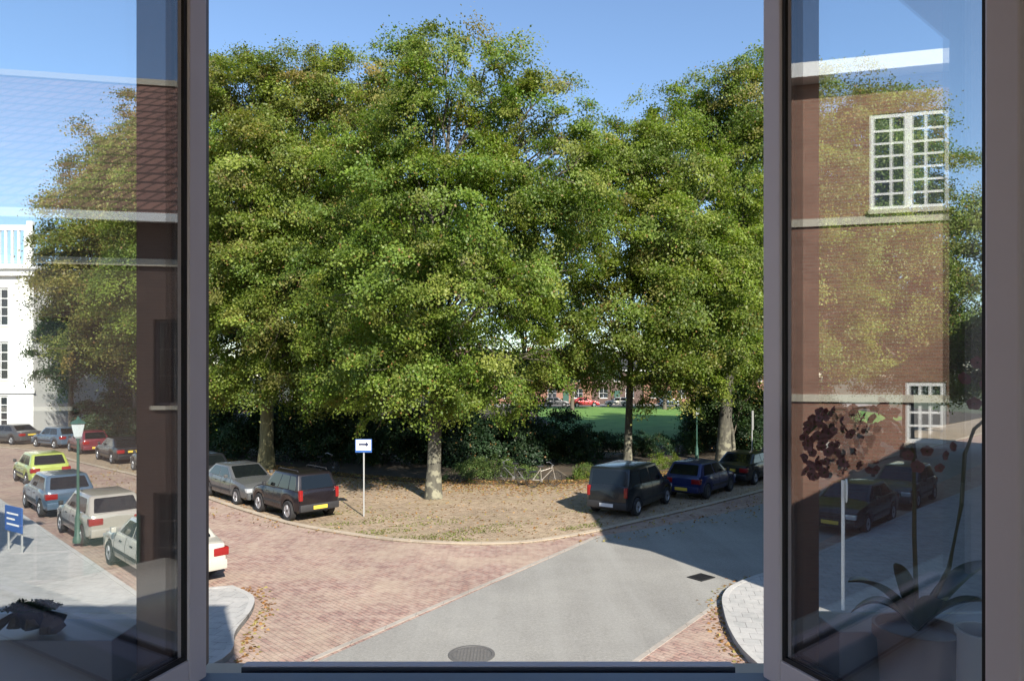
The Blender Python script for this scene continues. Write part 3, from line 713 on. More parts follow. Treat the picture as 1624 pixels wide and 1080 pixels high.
    if roofrack:
        m = MB()
        for s in (-1, 1): m.tube([(ra+.15, s*wr*.86, H+.0), (ra+.2, s*wr*.86, H+.05), (rb-.2, s*wr*.86, H+.05), (rb-.1, s*wr*.86, H)], .016, 6)
        m.build('roof_rail', M['trim'], r)
    ty, ri, hub = wheel_meshes(R, dark_rim)
    for xw in S['wb']:
        for s in (-1, 1):
            w = bpy.data.objects.new('wheel', hub); COL.objects.link(w); w.parent = r; w.location = (xw, s*(W-.115), R)
            for nm, d in (('tyre', ty), ('rim', ri)):
                c = bpy.data.objects.new(nm, d); COL.objects.link(c); c.parent = w
    return r
NW = (-.7, .7); SE = (.7, -.7); NE = (.62, .78)
gp = 'cars parked along the park side of the left street'; gk = 'cars parked along the pavement of the left street'; gr = 'cars parked in the shade of the right street'
car('suv', 'c_suv', (-7.85, 25.0), NW, 'black and maroon off-roader parked with its rear towards the signpost', 'car', gp, roofrack=True)
car('saloon', 'c_silver', (-11.0, 28.2), SE, 'silver grey saloon parked nose to nose with the black off-roader', 'car', gp)
car('hatch', 'c_dark', (-14.6, 32.2), NW, 'dark hatchback parked just beyond the silver saloon', 'car', gp, dark_rim=True)
car('hatch', 'c_grey', (-18.4, 36.0), NW, 'grey hatchback two cars beyond the silver saloon', 'car', gp)
car('saloon', 'c_dark', (-22.8, 40.4), NW, 'black saloon three cars beyond the silver saloon', 'car', gp)
car('hatch', 'c_maroon', (-27.5, 45.0), NW, 'maroon hatchback at the bend of the left street', 'car', gp)
car('hatch', 'c_sky', (-31.6, 48.2), (-.85, .5), 'light blue hatchback in front of the white villa', 'car', gp)
car('saloon', 'c_grey', (-36.6, 50.8), (-.9, .4), 'grey saloon in front of the white villa, farthest of its row', 'car', gp)
car('saloon', 'c_white', (-9.02, 17.85), NW, 'cream white saloon with red tail lights cut off by the left window stile', 'car', gk)
car('hatch', 'c_cream', (-12.9, 21.7), NW, 'pale cream hatchback parked ahead of the white saloon', 'car', gk)
car('hatch', 'c_sky', (-16.9, 25.8), NW, 'light blue hatchback parked two ahead of the white saloon', 'car', gk)
car('hatch', 'c_lime', (-22.0, 32.4), NW, 'yellow green hatchback driving down the left street', 'car', name='car')
car('mpv', 'c_van', (4.5, 26.1), (.55, .83), 'dark people carrier with pale plate standing half in the building shadow', 'people carrier', gr, plate='plate_pale')
car('hatch', 'c_blue', (8.0, 29.3), NE, 'dark blue hatchback parked directly ahead of the dark people carrier', 'car', gr, dark_rim=True)
car('saloon', 'c_dark', (11.2, 33.0), NE, 'black saloon parked ahead of the blue hatchback', 'car', gr)
car('hatch', 'c_dark', (14.4, 36.6), NE, 'black hatchback two cars ahead of the blue hatchback', 'car', gr)
car('saloon', 'c_grey', (17.7, 40.4), NE, 'grey saloon farthest up the shaded right street', 'car', gr)
car('saloon', 'c_dark', (11.5, 23.3), (-.69, -.72), 'black saloon parked at the right kerb, seen behind the white post in the right pane', 'car', 'cars parked at the right kerb')
car('hatch', 'c_grey', (15.4, 27.3), (-.69, -.72), 'dark grey hatchback behind the black saloon in the right pane', 'car', 'cars parked at the right kerb')
car('minivan', 'c_white', (6.6, 6.3), (-.05, 1), 'white delivery van below the window, seen mirrored in the left pane', 'van', name='delivery_van', blank=True)
gf = 'cars parked on the far side of the park'
car('saloon', 'c_red', (11.4, 109, .09), (1, .05), 'bright red car parked beyond the far lawn', 'car', gf)
car('hatch', 'c_white', (16.6, 110, .09), (-1, 0), 'white car parked beyond the far lawn beside the red car', 'car', gf)
car('hatch', 'c_silver', (7.0, 110, .09), (1, 0), 'silver car beyond the far lawn, just left of the red car', 'car', gf)
car('hatch', 'c_sky', (25, 110, .09), (1, 0), 'pale blue car beyond the far lawn, to the right of the white car', 'car', gf)

# ------------------------------------------------------------------ street furniture
p = G(577, 820)
sg = empty('street_sign', (p.x, p.y, .035), 0, 'blue and white arrow sign on a thin pole at the pavement edge', 'street sign')
MB().tube([(0, 0, 0), (0, 0, 2.28)], .028, 12).build('pole', M['galv'], sg, smooth=40)
MB().box((-.29, -.055, 2.25), (.29, -.03, 2.72)).build('sign_plate', M['sign_blue'], sg, bevel=.008)
MB().box((-.262, -.059, 2.33), (.262, -.0551, 2.695)).build('sign_face', M['white'], sg)
m = MB(); m.box((-.17, -.063, 2.50), (.10, -.0591, 2.57)); m.add([(.08,-.063,2.44),(.08,-.063,2.63),(.2,-.063,2.535),(.08,-.0591,2.44),(.08,-.0591,2.63),(.2,-.0591,2.535)], [(0,1,2),(3,5,4),(0,3,4,1),(1,4,5,2),(2,5,3,0)])
m.build('arrow', M['ink'], sg)
# white post sign on the right corner, seen through the right casement
p = G(1337, 975)
sg = empty('street_sign', (p.x, p.y, .11), math.radians(68), 'slim white post with a narrow sign head turned edge-on at the right corner', 'street sign')
MB().tube([(0, 0, 0), (0, 0, 2.7)], .035, 12).build('pole', M['white'], sg, smooth=40)
MB().lathe([(.02, -.012), (.27, -.012), (.285, 0), (.27, .012), (.02, .012)], 28, Matrix.Translation((0, -.06, 2.52)) @ Matrix.Rotation(math.pi/2, 4, 'X')).build('sign_plate', M['white'], sg, smooth=30)
# sign post at right edge of the opening
p = Vector((0.3460*36, 36, .06))
sg = empty('street_sign', p, math.radians(60), 'grey signpost with a narrow upright plate at the far right edge of the opening', 'street sign')
MB().tube([(0, 0, 0), (0, 0, 3.1)], .03, 10).build('pole', M['galv'], sg, smooth=40)
MB().box((-.2, -.05, 2.1), (.2, -.032, 3.1)).build('sign_plate', M['galv'], sg)
def lamp(x, y, z, h, label):
    r = empty('street_lamp', (x, y, z), 0, label, 'street lamp', 'green cast iron street lamps')
    MB().lathe([(.14, 0), (.14, .12), (.10, .2), (.085, .7), (.055, .85), (.042, 1.0), (.035, h-.62), (.06, h-.6), (.03, h-.55)], 16).build('post', M['green_metal'], r, smooth=35)
    ln = MB().lathe([(.07, h-.55), (.11, h-.50), (.19, h-.14), (.19, h-.12)], 6).build('lantern', M['lantern'], r)
    MB().lathe([(.23, h-.12), (.20, h-.08), (.06, h), (.02, h+.09)], 6).build('cap', M['green_metal'], r)
lamp(*( (1105-812)/F*40, 40, .06), 3.2, 'green street lamp under the trees on the right side of the park')
lamp(-12.7, 20.3, .11, 3.6, 'green street lamp on the pavement of the left street, behind the left pane')

p = G(24, 880)
ib = empty('information_board', (p.x, p.y, .11), math.radians(-32), 'blue information board with white lines of text on the left pavement', 'information board')
m = MB(); m.box((-.42, -.02, 0), (-.38, .02, 1.25)); m.box((.38, -.02, 0), (.42, .02, 1.25)); m.build('post', M['galv'], ib)
MB().box((-.5, -.05, .55), (.5, -.021, 1.25)).build('panel', M['sign_blue'], ib, bevel=.006)
m = MB()
for k, (a, b_) in enumerate(((-.38, .3), (-.38, .1), (-.38, .35))): m.box((a, -.053, 1.02-k*.15), (b_, -.0505, 1.07-k*.15))
m.build('lettering', M['white'], ib)
# manhole, drain
c = G(748, 1038)
mh = empty('manhole_cover', (c.x, c.y, .005), 0, 'round cast iron manhole cover set in the asphalt', 'manhole cover')
MB().lathe([(.42, .001), (.42, .010), (.36, .012), (.358, .003)], 48).build('rim', M['iron'], mh)
m = MB().lathe([(.352, .001), (.352, .009)], 48)
for i in range(-5, 6):
    for j in range(-5, 6):
        if (i*i+j*j) < 27: m.box((i*.06-.018, j*.06-.018, .0091), (i*.06+.018, j*.06+.018, .014))
m.build('lid', M['iron'], mh)
c = G(1112, 916)
dr = empty('drain_grate', (c.x, c.y, .006), 0.65, 'small square dark drain grate beside the asphalt edge', 'drain')
m = MB(); m.box((-.27, -.22, .001), (.27, -.19, .02)); m.box((-.27, .19, .001), (.27, .22, .02)); m.box((-.27, -.189, .001), (-.24, .189, .02)); m.box((.24, -.189, .001), (.27, .189, .02)); m.build('frame', M['iron_dark'], dr)
m = MB()
for i in range(9): m.box((-.225+i*.05, -.188, .003), (-.20+i*.05, .188, .016))
m.build('bars', M['iron_dark'], dr)
MB().box((-.239, -.188, .0005), (.239, .188, .002)).build('well', M['gasket'], dr)

# bicycles
def bicycle(x, y, rz, label, col, lean=.12):
    r = empty('bicycle', (x, y, .07), rz, label, 'bicycle', 'bicycles parked at the park edge'); r.rotation_euler = (lean, 0, rz)
    for xw in (-.53, .53):
        m = MB(); pts = [(xw+.33*math.cos(a), 0, .35+.33*math.sin(a)) for a in [2*math.pi*i/28 for i in range(29)]]
        m.tube(pts, .018, 6); w = m.build('wheel', M['rubber'], r, smooth=60)
        m = MB()
        for i in range(14):
            a = 2*math.pi*i/14; m.tube([(xw, .0, .35), (xw+.315*math.cos(a), 0, .35+.315*math.sin(a))], .0022, 3)
        m.tube([(xw, -.05, .35), (xw, .05, .35)], .02, 8); m.build('spokes', M['rim'], w)
    m = MB()
    for a, b in (((-.53,0,.35),(-.12,0,.30)), ((-.53,0,.35),(-.2,0,.82)), ((-.12,0,.30),(-.22,0,.92)), ((-.12,0,.30),(.36,0,.78)), ((-.2,0,.72),(.34,0,.86)), ((.53,0,.35),(.33,0,.98))):
        m.tube([a, b], .017, 8)
    m.build('frame', M[col], r, smooth=60)
    MB().tube([(.18, -.28, 1.02), (.3, -.24, 1.05), (.33, 0, 1.02), (.3, .24, 1.05), (.18, .28, 1.02)], .013, 6).build('handlebar', M['rim'], r, smooth=60)
    MB().box((-.36, -.075, .93), (-.08, .075, .98)).build('saddle', M['trim'], r, bevel=.02, smooth=60)
    MB().box((-.75, -.07, .71), (-.35, .07, .73)).build('luggage_rack', M['black_metal'], r)
    MB().lathe([(.08, -.01), (.08, .01)], 14, Matrix.Translation((-.12, .04, .30)) @ Matrix.Rotation(math.pi/2, 4, 'X')).tube([(-.12, .06, .30), (-.02, .09, .18)], .01, 5).tube([(-.12, -.04, .30), (-.22, -.08, .42)], .01, 5).build('crank', M['rim'], r)
    return r
q = G(862, 772, .06); bicycle(q.x, q.y, .35, 'white bicycle leaning at the park edge left of the dark people carrier', 'c_cream', .18)
q = G(812, 770, .06); bicycle(q.x, q.y+.5, 2.7, 'grey bicycle half hidden in the low shrubs beside the white bicycle', 'c_grey', -.15)
bicycle(-9.3, 34.2, .8, 'dark bicycle behind the black off-roader, under the left tree', 'black_metal')

# ------------------------------------------------------------------ trees
nrng = np.random.default_rng(11)
PAL = {   # leaf colour families: (base, weight)
 'green': [((.095,.135,.022), .42), ((.135,.165,.03), .3), ((.06,.10,.02), .13), ((.18,.175,.045), .15)],
 'turning': [((.10,.125,.025), .34), ((.15,.155,.035), .3), ((.20,.155,.05), .2), ((.22,.13,.05), .06), ((.07,.10,.02), .1)],
 'yellowgreen': [((.125,.155,.026), .45), ((.17,.185,.04), .2), ((.075,.11,.02), .25), ((.17,.14,.05), .1)],
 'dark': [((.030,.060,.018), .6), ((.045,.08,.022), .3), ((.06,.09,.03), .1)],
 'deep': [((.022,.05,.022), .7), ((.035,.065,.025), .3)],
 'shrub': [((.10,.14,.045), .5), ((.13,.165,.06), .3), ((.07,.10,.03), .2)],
 'purple': [((.05,.02,.025), .6), ((.08,.03,.03), .4)],
}
def leaf_mesh(name, C, Nn, size, tint, mat):
    n = len(C)
    rv = nrng.normal(size=(n, 3)); a = np.cross(Nn, rv); a /= np.linalg.norm(a, axis=1)[:, None]+1e-9
    b = np.cross(Nn, a); L = size[:, None]
    V = np.empty((n, 4, 3), np.float32)
    bend = Nn*L*.12
    V[:, 0] = C-a*L*.5-bend; V[:, 1] = C+b*L*.34; V[:, 2] = C+a*L*.5-bend; V[:, 3] = C-b*L*.34
    me = bpy.data.meshes.new(name); me.vertices.add(4*n); me.vertices.foreach_set('co', V.reshape(-1))
    me.loops.add(4*n); me.loops.foreach_set('vertex_index', np.arange(4*n, dtype=np.int32))
    me.polygons.add(n); me.polygons.foreach_set('loop_start', np.arange(0, 4*n, 4, dtype=np.int32))
    me.update(calc_edges=True)
    at = me.attributes.new('tint', 'FLOAT_COLOR', 'FACE')
    at.data.foreach_set('color', np.hstack([tint, np.ones((n, 1))]).astype(np.float32).reshape(-1))
    me.materials.append(mat); return me

def noise3(P, s, seed=0):
    r = np.random.default_rng(seed); v = np.zeros(len(P))
    for k in range(7):
        w = r.normal(size=3)*s*(1+.5*k); v += np.sin(P@w+r.uniform(0, 6.3))/(1+.35*k)
    return v/2.6

DENS, LEAFN, CLS, LSZ = 1.75, 6.4, 1.02, .68
def foliage(lobes, per_m3, leaves, lsize, pal, seed, clump=.55, flat=.42, fill=.3, gap=-.55, palfn=None):
    """leaf clumps in noisy lobes; lobes: (x,y,z,r[,zscale])"""
    rg = np.random.default_rng(seed); CC = []; OO = []
    for lb in lobes:
        x, y, z, R = lb[:4]; zs = lb[4] if len(lb) > 4 else .85
        n = max(6, int(per_m3*DENS*4.19*R**3))
        d = rg.normal(size=(n, 3)); d /= np.linalg.norm(d, axis=1)[:, None]
        u = rg.random(n); rr = np.where(rg.random(n) < fill, u**(1/3)*.8, .72+.28*u)
        wob = 1+.16*noise3(d*3+np.array([x, y, z])*.3, .8, seed+3)+.10*noise3(d*7+x, 1.0, seed+5)
        p = d*(rr*wob*R)[:, None]; p[:, 2] *= zs; p += np.array([x, y, z])
        CC.append(p); OO.append(d)
    C = np.vstack(CC); O = np.vstack(OO)
    keep = noise3(C, .75, seed+9) > gap+.06; C = C[keep]; O = O[keep]
    m = len(C); k = rg.integers(int(leaves*LEAFN*.6), int(leaves*LEAFN*1.4)+1, m); idx = np.repeat(np.arange(m), k); n = len(idx)
    cs = (clump*CLS*rg.uniform(.6, 1.35, m))[idx]
    off = rg.normal(size=(n, 3))*cs[:, None]*.5
    off[:, 2] -= .18*np.sum(off[:, :2]**2, 1)/cs
    # flatten pads perpendicular to a mostly-up axis leaning outwards
    ax = O*0.55+np.array([0, 0, .8])+rg.normal(size=O.shape)*.25; ax /= np.linalg.norm(ax, axis=1)[:, None]
    A = ax[idx]; off -= A*(np.sum(off*A, 1)*(1-flat))[:, None]
    P = C[idx]+off
    N = A*.75+O[idx]*.35+rg.normal(size=(n, 3))*.55; N /= np.linalg.norm(N, axis=1)[:, None]
    cols = np.array([c for c, w in PAL[pal]]); ws = np.array([w for c, w in PAL[pal]]); ws = ws/ws.sum()
    if pal in ('green', 'yellowgreen', 'turning', 'shrub'): cols = cols*np.array([1.10, 1.19, 1.04])
    cl = cols[rg.choice(len(cols), m, p=ws)]
    if palfn:
        w = palfn(C)[:, None]; alt = np.array([c for c, _ in PAL['turning']]); aw = np.array([v for _, v in PAL['turning']])
        cl2 = alt[rg.choice(len(alt), m, p=aw/aw.sum())]; sel = rg.random((m, 1)) < w; cl = np.where(sel, cl2, cl)
    T = cl[idx]*.6+cols[rg.choice(len(cols), n, p=ws)]*.4
    T *= rg.uniform(.75, 1.3, (n, 1))*rg.uniform(.72, 1.32, (m, 1))[idx]
    br = rg.random(n) < .02; T[br] = np.array([.22, .13, .045])
    return P, N, lsize*LSZ*rg.uniform(.65, 1.3, n), T, C

def limb(m, a, b, r0, r1, n=5, sag=.1, rg=None, sides=7):
    a = Vector(a); b = Vector(b); pts = []; rs = []
    for i in range(n+1):
        t = i/n; p = a.lerp(b, t); p.z += sag*(b-a).length*math.sin(math.pi*t)*.5
        if rg and 0 < i < n: p += Vector((rg.uniform(-1, 1), rg.uniform(-1, 1), rg.uniform(-.5, .5)))*(b-a).length*.035
        pts.append(p); rs.append(r0+(r1-r0)*t)
    m.tube(pts, rs, sides); return pts

def tree(label, base, r0, lobes, pal, seed, bark='bark', lsize=.15, per=.42, leaves=42, clump=.62, group='tall trees of the park', name='broadleaf_tree', fork=None, gap=-.55, palfn=None, fill=.3, patchy=False):
    base = Vector(base); r = empty(name, base, 0, label, 'tree', group)
    rg = random.Random(seed); cx = sum(l[0] for l in lobes)/len(lobes)-base.x; cy = sum(l[1] for l in lobes)/len(lobes)-base.y
    top = max(l[2]+l[3]*.4 for l in lobes)-base.z; fork = fork or top*.35
    pts = []; rs = []
    for i in range(15):
        t = i/14; z = top*.86*t
        pts.append((cx*t**1.6*.6+.10*math.sin(3*t+seed)*min(1, t*3), cy*t**1.6*.6, z-.1*(i == 0)))
        rs.append(r0*(1.0+.32*math.exp(-z/.3))*(1-.86*t))
    m = MB().tube(pts, rs, 14); m.build('trunk', M[bark], r, smooth=60)
    m = MB(); hs = fork
    for l in lobes:
        c = Vector(l[:3])-base; h = min(max(hs*rg.uniform(.8, 1.3), c.z-l[3]*1.3), top*.8); t = h/top; i = min(13, int(t*14)); a = Vector(pts[i])
        rr = max(.04, rs[i]*.5)
        tip = c+Vector((rg.uniform(-.3, .3), rg.uniform(-.3, .3), .3))*l[3]
        lp = limb(m, a, tip, rr, .03, 6, .08, rg)
        for q in range(7):
            s = lp[rg.randint(2, 5)]; dd = Vector((rg.gauss(0, 1), rg.gauss(0, 1), rg.gauss(.2, .8))).normalized()*l[3]*.62
            limb(m, s, c+dd, .035, .008, 4, .05, rg, 4)
    m.build('branches', M['bark'], r, smooth=60)
    P, N, S, T, C = foliage(lobes, per, leaves, lsize, pal, seed, clump=clump, gap=gap, palfn=palfn, fill=fill)
    me = leaf_mesh('crown', P-np.array(base), N, S, T, M['leaf']); o = bpy.data.objects.new('crown', me); COL.objects.link(o); o.parent = r
    return len(P)

def LB(D, lst): 
    out = []
    for px, py, dy, R, *z in lst:
        p = PT(px, py, D+dy); out.append((p.x, p.y, p.z, R, *(z or [.85])))
    return out
NL = 0
b = G(687, 790, .035)
NL += tree('tallest tree in the middle with a pale patchy trunk, standing in front of the park', b, .30,
  LB(28, [(700,115,0,2.5),(650,90,.6,1.7),(775,140,.3,2.4),(830,220,.8,2.1),(700,230,-.5,3.2),(620,210,1,2.6),(600,320,0,3.0),(700,350,-1.5,3.4),(800,320,0,2.6),(860,330,.8,2.1),(868,160,.9,1.5),(880,250,1,1.8),(905,330,1.5,1.8),(925,240,2,1.6),(895,195,1.2,1.7),(900,280,0,2.2),
          (640,440,-2.5,2.6),(740,450,-2,2.6),(560,470,-1,2.5),(690,545,-2,2.1),(610,560,-1.5,2.0),(775,560,-1,1.7),(830,470,0,2.2),(590,630,-1.5,1.3,.7),(720,610,-1,1.5,.7),(655,650,-1,1.1,.6),(790,620,0,1.6,.7), (870,430,1,1.8),(850,580,.5,1.7),(560,600,0,1.8),(630,600,-2,1.9),(690,600,-2.3,1.8),(745,640,0,1.3,.7),(600,660,0,1.1,.7)]),
  'green', 21, bark='bark_plane', lsize=.16, per=.46, leaves=44, clump=.60, palfn=lambda C: np.clip((C[:, 2]-13)/9, 0, .55), gap=-.5)
b = G(422, 742, .06)
NL += tree('broad tree on the left with a smooth greenish trunk behind the silver saloon', b, .38,
  LB(36, [(585,150,1,2.6),(530,125,1,2.0),(480,130,1,2.1),(420,130,1,2.2),(370,135,1,2.2),(335,125,1.5,2.1),(430,180,0,3.4),(360,190,1,3.6),(500,190,0,3.2),(560,170,1,3.0),(420,300,-2,4.2),(330,320,-1,4.2),(500,320,-2,4.0),(580,330,1,3.4),(400,420,-3,3.4),(330,440,-2,3.2),(480,440,-3,3.6),
          (350,540,-3,2.5),(430,530,-4,2.7),(510,560,-3,2.6),(560,480,0,3),(340,610,-2,1.5,.7),(470,620,-3,1.5,.6),(260,300,0,4.2),(270,440,0,4),(280,540,0,2.6),(300,230,1,3.2),(545,600,-2,2.0),(400,590,-2,2.0),(330,590,-1,2.2),(480,600,-1,2.2),(590,540,0,2.6)]),
  'yellowgreen', 33, bark='bark_green', lsize=.18, per=.30, leaves=46, clump=.72, palfn=lambda C: np.clip((C[:, 2]-11)/9, 0, .8))
b = G(995, 748, .06)
NL += tree('slender tree right of the middle with a light base behind the dark people carrier', b, .22,
  LB(35, [(985,215,.5,1.9),(1040,200,.5,2.2),(1000,270,0,2.7),(955,235,0,1.9),(945,310,0,2.4),(915,300,.5,2.0),(1060,280,0,3.2),(1120,320,0,3.2),(940,400,-1,2.9),(1020,390,-2,3.6),(1100,410,-2,3.4),(1160,440,-1,3.0),(900,470,0,2.6),(980,490,-3,2.9),(1070,500,-3,3.0),(1140,530,-2,2.4),
          (920,560,-1,1.9),(1040,580,-2,1.9),(1100,590,-2,1.6,.7),(880,590,0,1.6),(970,590,-1,1.5,.7),(1175,560,-1,1.6),(885,590,0,1.5),(1060,620,-1,1.6,.7),(1120,600,-1,1.7)]),
  'yellowgreen', 45, bark='bark_plane', lsize=.18, per=.36, leaves=44, clump=.68, gap=-.55)
NL += tree('dark broad tree at the right edge of the opening, rising above its neighbours', (11.9, 39, .06), .40,
  LB(40, [(1185,150,0,3.1),(1125,165,.5,2.6),(1075,185,1,2.3),(1200,190,0,3.9),(1130,220,1,3.4),(1280,180,0,4.0),(1220,300,-1,4.6),(1150,330,2,4),(1330,270,0,4.4),(1240,430,0,4.4),(1180,500,1,4),(1340,400,0,4.4),(1160,600,2,2.6),(1230,560,-1,3.2),(1400,220,0,3.6),(1310,520,0,3.2)]),
  'green', 57, bark='bark_plane', lsize=.2, per=.20, leaves=44, clump=.85, palfn=lambda C: np.clip((C[:, 2]-16)/12, 0, .5))
NL += tree('tree behind the right casement glass with yellowing leaves', (24, 42, .06), .36,
  LB(42, [(1420,220,0,3.2),(1380,330,0,4.2),(1450,330,0,4.0),(1500,400,0,3.6),(1400,450,0,4.2),(1480,500,0,4),(1540,480,0,3.0),(1390,560,0,3.2),(1480,590,0,3),(1530,400,0,2.6),(1560,560,0,3)]),
  'yellowgreen', 61, lsize=.21, per=.17, leaves=44, clump=.9, palfn=lambda C: np.clip((C[:, 2]-8)/10, 0, .7))
NL += tree('tree behind the left casement glass with turning leaves', (-25, 46.5, .06), .36,
  LB(46, [(250,220,0,3.8),(190,290,0,4.0),(150,360,0,3.6),(230,340,-1,4.6),(170,440,0,4.4),(125,410,0,3.0),(250,460,0,4.4),(210,530,-1,3.6),(150,530,0,3.0),(120,330,1,2.2),(270,570,0,2.6)]),
  'turning', 73, lsize=.22, per=.17, leaves=44, clump=.9)
NL += tree('small dark green tree next to the white villa', (-0.655*47, 48.5, .06), .22,
  LB(47, [(115,430,0,2.5),(105,490,0,2.4),(135,510,0,2.7),(112,560,0,2.4),(140,580,0,2.2),(95,590,0,1.6)]),
  'dark', 79, lsize=.2, per=.35, leaves=40, clump=.75)
# darker trees standing deeper in the park
gd = 'darker trees deeper in the park'
deep = [('dark tree in the depth of the park behind the left tree', (-17, 55), [(400,330,5.5),(480,420,5.5),(350,480,5),(440,560,4.2),(520,520,4.5),(560,430,5)], 57),
        ('dark tree in the depth of the park between the left and the middle trunks', (-8.5, 52), [(600,380,5),(640,480,4.6),(580,560,3.8),(680,400,5),(690,560,3.6),(560,610,2.5)], 52),
        ('dark tree in the depth of the park right of the middle trunk', (1.2, 60), [(830,440,4),(780,400,4),(870,500,3.6),(760,500,2.6),(860,580,2.5),(800,595,3.0),(765,585,2.8),(835,615,2.6)], 60),
        ('dark tree in the depth of the park behind the street lamp', (17, 56), [(1140,420,5),(1080,420,4.6),(1150,540,4.6),(1190,480,5),(1090,540,3.2),(1180,610,3)], 56),
        ('dark tree beyond the shaded right street', (27, 60), [(1290,420,5.5),(1360,460,5.5),(1240,520,4.5),(1420,520,5),(1330,560,4),(1500,560,4.5)], 60),
        ('far green tree in front of the row of houses, left of the slim tree', (8.5, 98), [(905,575,3.2),(935,585,2.8),(890,600,2.4),(960,578,2.6)], 98),
        ('far green tree in front of the row of houses, right of the slim tree', (22, 100), [(1045,580,3.4),(1080,590,3.2),(1110,600,3),(1030,605,1.8)], 100),
        ('dark tree left of the low tan roofed house', (-33, 60), [(180,470,4.5),(240,430,5),(150,540,3.6),(240,540,4.2)], 60)]
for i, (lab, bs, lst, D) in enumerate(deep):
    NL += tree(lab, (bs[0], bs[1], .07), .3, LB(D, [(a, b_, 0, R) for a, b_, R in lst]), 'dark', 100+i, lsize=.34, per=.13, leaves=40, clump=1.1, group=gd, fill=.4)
NL += tree('tree with a leaning pale trunk beside the street lamp', (12.6, 39.5, .06), .12, LB(40.5, [(1150,620,0,1.7),(1180,640,0,1.5),(1130,640,0,1.2)]), 'dark', 140, bark='bark_plane', lsize=.17, per=.7, leaves=36, clump=.6, group=gd)

# shrubs
def shrub(label, x, y, z, lobes, pal, seed, lsize=.11, per=1.6, leaves=34, clump=.4, group=None, name='shrub', cat='shrub'):
    r = empty(name, (x, y, z), 0, label, cat, group); rg = random.Random(seed)
    m = MB()
    for l in lobes:
        for q in range(3): limb(m, (rg.uniform(-.15, .15), rg.uniform(-.15, .15), -.05), (l[0]+rg.uniform(-.4, .4)*l[3], l[1]+rg.uniform(-.4, .4)*l[3], l[2]+rg.uniform(-.3, .5)*l[3]), .03, .008, 4, .05, rg, 5)
    m.build('stems', M['bark'], r)
    P, N, S, T, C = foliage(lobes, per, leaves, lsize, pal, seed, clump=clump, fill=.35)
    P[:, 2] = np.maximum(P[:, 2], .03)
    me = leaf_mesh('foliage', P, N, S, T, M['leaf']); o = bpy.data.objects.new('foliage', me); COL.objects.link(o); o.parent = r
    return len(P)
big = [(-22,45,2.2,4.4),(-16.5,42.5,2.3,4.4),(-11.5,41,2.3,4.4),(-7.2,39.5,2.2,4.2),(-3.4,38.6,2.1,4.0),(0.4,38.2,1.8,3.4),(2.9,40.0,1.4,2.9),(14.8,45.5,2.4,4.6),(20,48.5,2.6,4.8),(-27,49,2.4,4.4)]
blab = ['dark evergreen bush behind the cars on the left, second from the bend', 'dark evergreen bush behind the left tree', 'dark evergreen bush right of the left tree trunk', 'dark evergreen bush behind the arrow sign', 'dark evergreen bush behind the middle tree trunk', 'dark evergreen bush right of the middle tree trunk', 'lower dark evergreen bush at the left end of the lawn', 'dark evergreen bush right of the street lamp', 'dark evergreen bush farthest right along the shaded street', 'dark evergreen bush nearest the bend of the left street']
for i, (x, y, R, h) in enumerate(big):
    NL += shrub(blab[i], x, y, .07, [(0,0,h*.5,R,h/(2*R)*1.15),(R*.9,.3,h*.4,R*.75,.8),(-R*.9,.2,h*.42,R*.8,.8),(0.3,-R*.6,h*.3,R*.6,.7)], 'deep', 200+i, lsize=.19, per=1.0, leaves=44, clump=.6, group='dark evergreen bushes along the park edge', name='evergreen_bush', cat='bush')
hed = [(5.2,41.5),(7.8,42.2),(10.2,43.2),(13,44.5),(16,46.5),(19.5,49)]
for i, (x, y) in enumerate(hed):
    NL += shrub('dark clipped hedge plant in front of the lawn, number from the slim tree outwards: ' .replace(', number from the slim tree outwards: ', ', ' + ['left of the slim tree', 'right of the slim tree', 'left of the street lamp', 'right of the street lamp', 'second past the street lamp', 'last before the dark tree'][i]), x, y, .07, [(0,0,.75,1.1,.72),(.9,.2,.7,1.0,.72),(-.9,0,.7,1.0,.72)], 'deep', 240+i, lsize=.13, per=1.5, leaves=34, group='low dark hedge in front of the lawn', name='hedge_plant', cat='hedge')
low = [(752,752,.75,'shrub'),(785,748,.85,'shrub'),(822,750,.6,'shrub'),(905,752,.7,'green'),(930,752,.6,'shrub'),(1028,742,.8,'shrub'),(1055,735,.7,'green'),(725,758,.5,'dark')]
llab = ['grey green low shrub right of the middle tree trunk', 'tallest grey green shrub at the edge of the paved bay', 'small grey green shrub behind the bicycles', 'green shrub left of the dark people carrier', 'small shrub touching the left side of the dark people carrier', 'shrub between the slim trunk and the blue hatchback', 'green shrub behind the blue hatchback', 'tiny dark shrub at the foot of the middle tree']
for i, (px, py, s, pal) in enumerate(low):
    q = G(px, py+12, .075); q.y += 1.0; q.x = (px-812)/F*q.y
    NL += shrub(llab[i], q.x, q.y, .075, [(0,0,s*.6,s*.9,.8),(s*.8,0,s*.45,s*.65,.8),(-s*.8,.1,s*.5,s*.65,.8)], pal, 260+i, lsize=.09, per=5, leaves=30, clump=.28, group='low shrubs at the park edge')

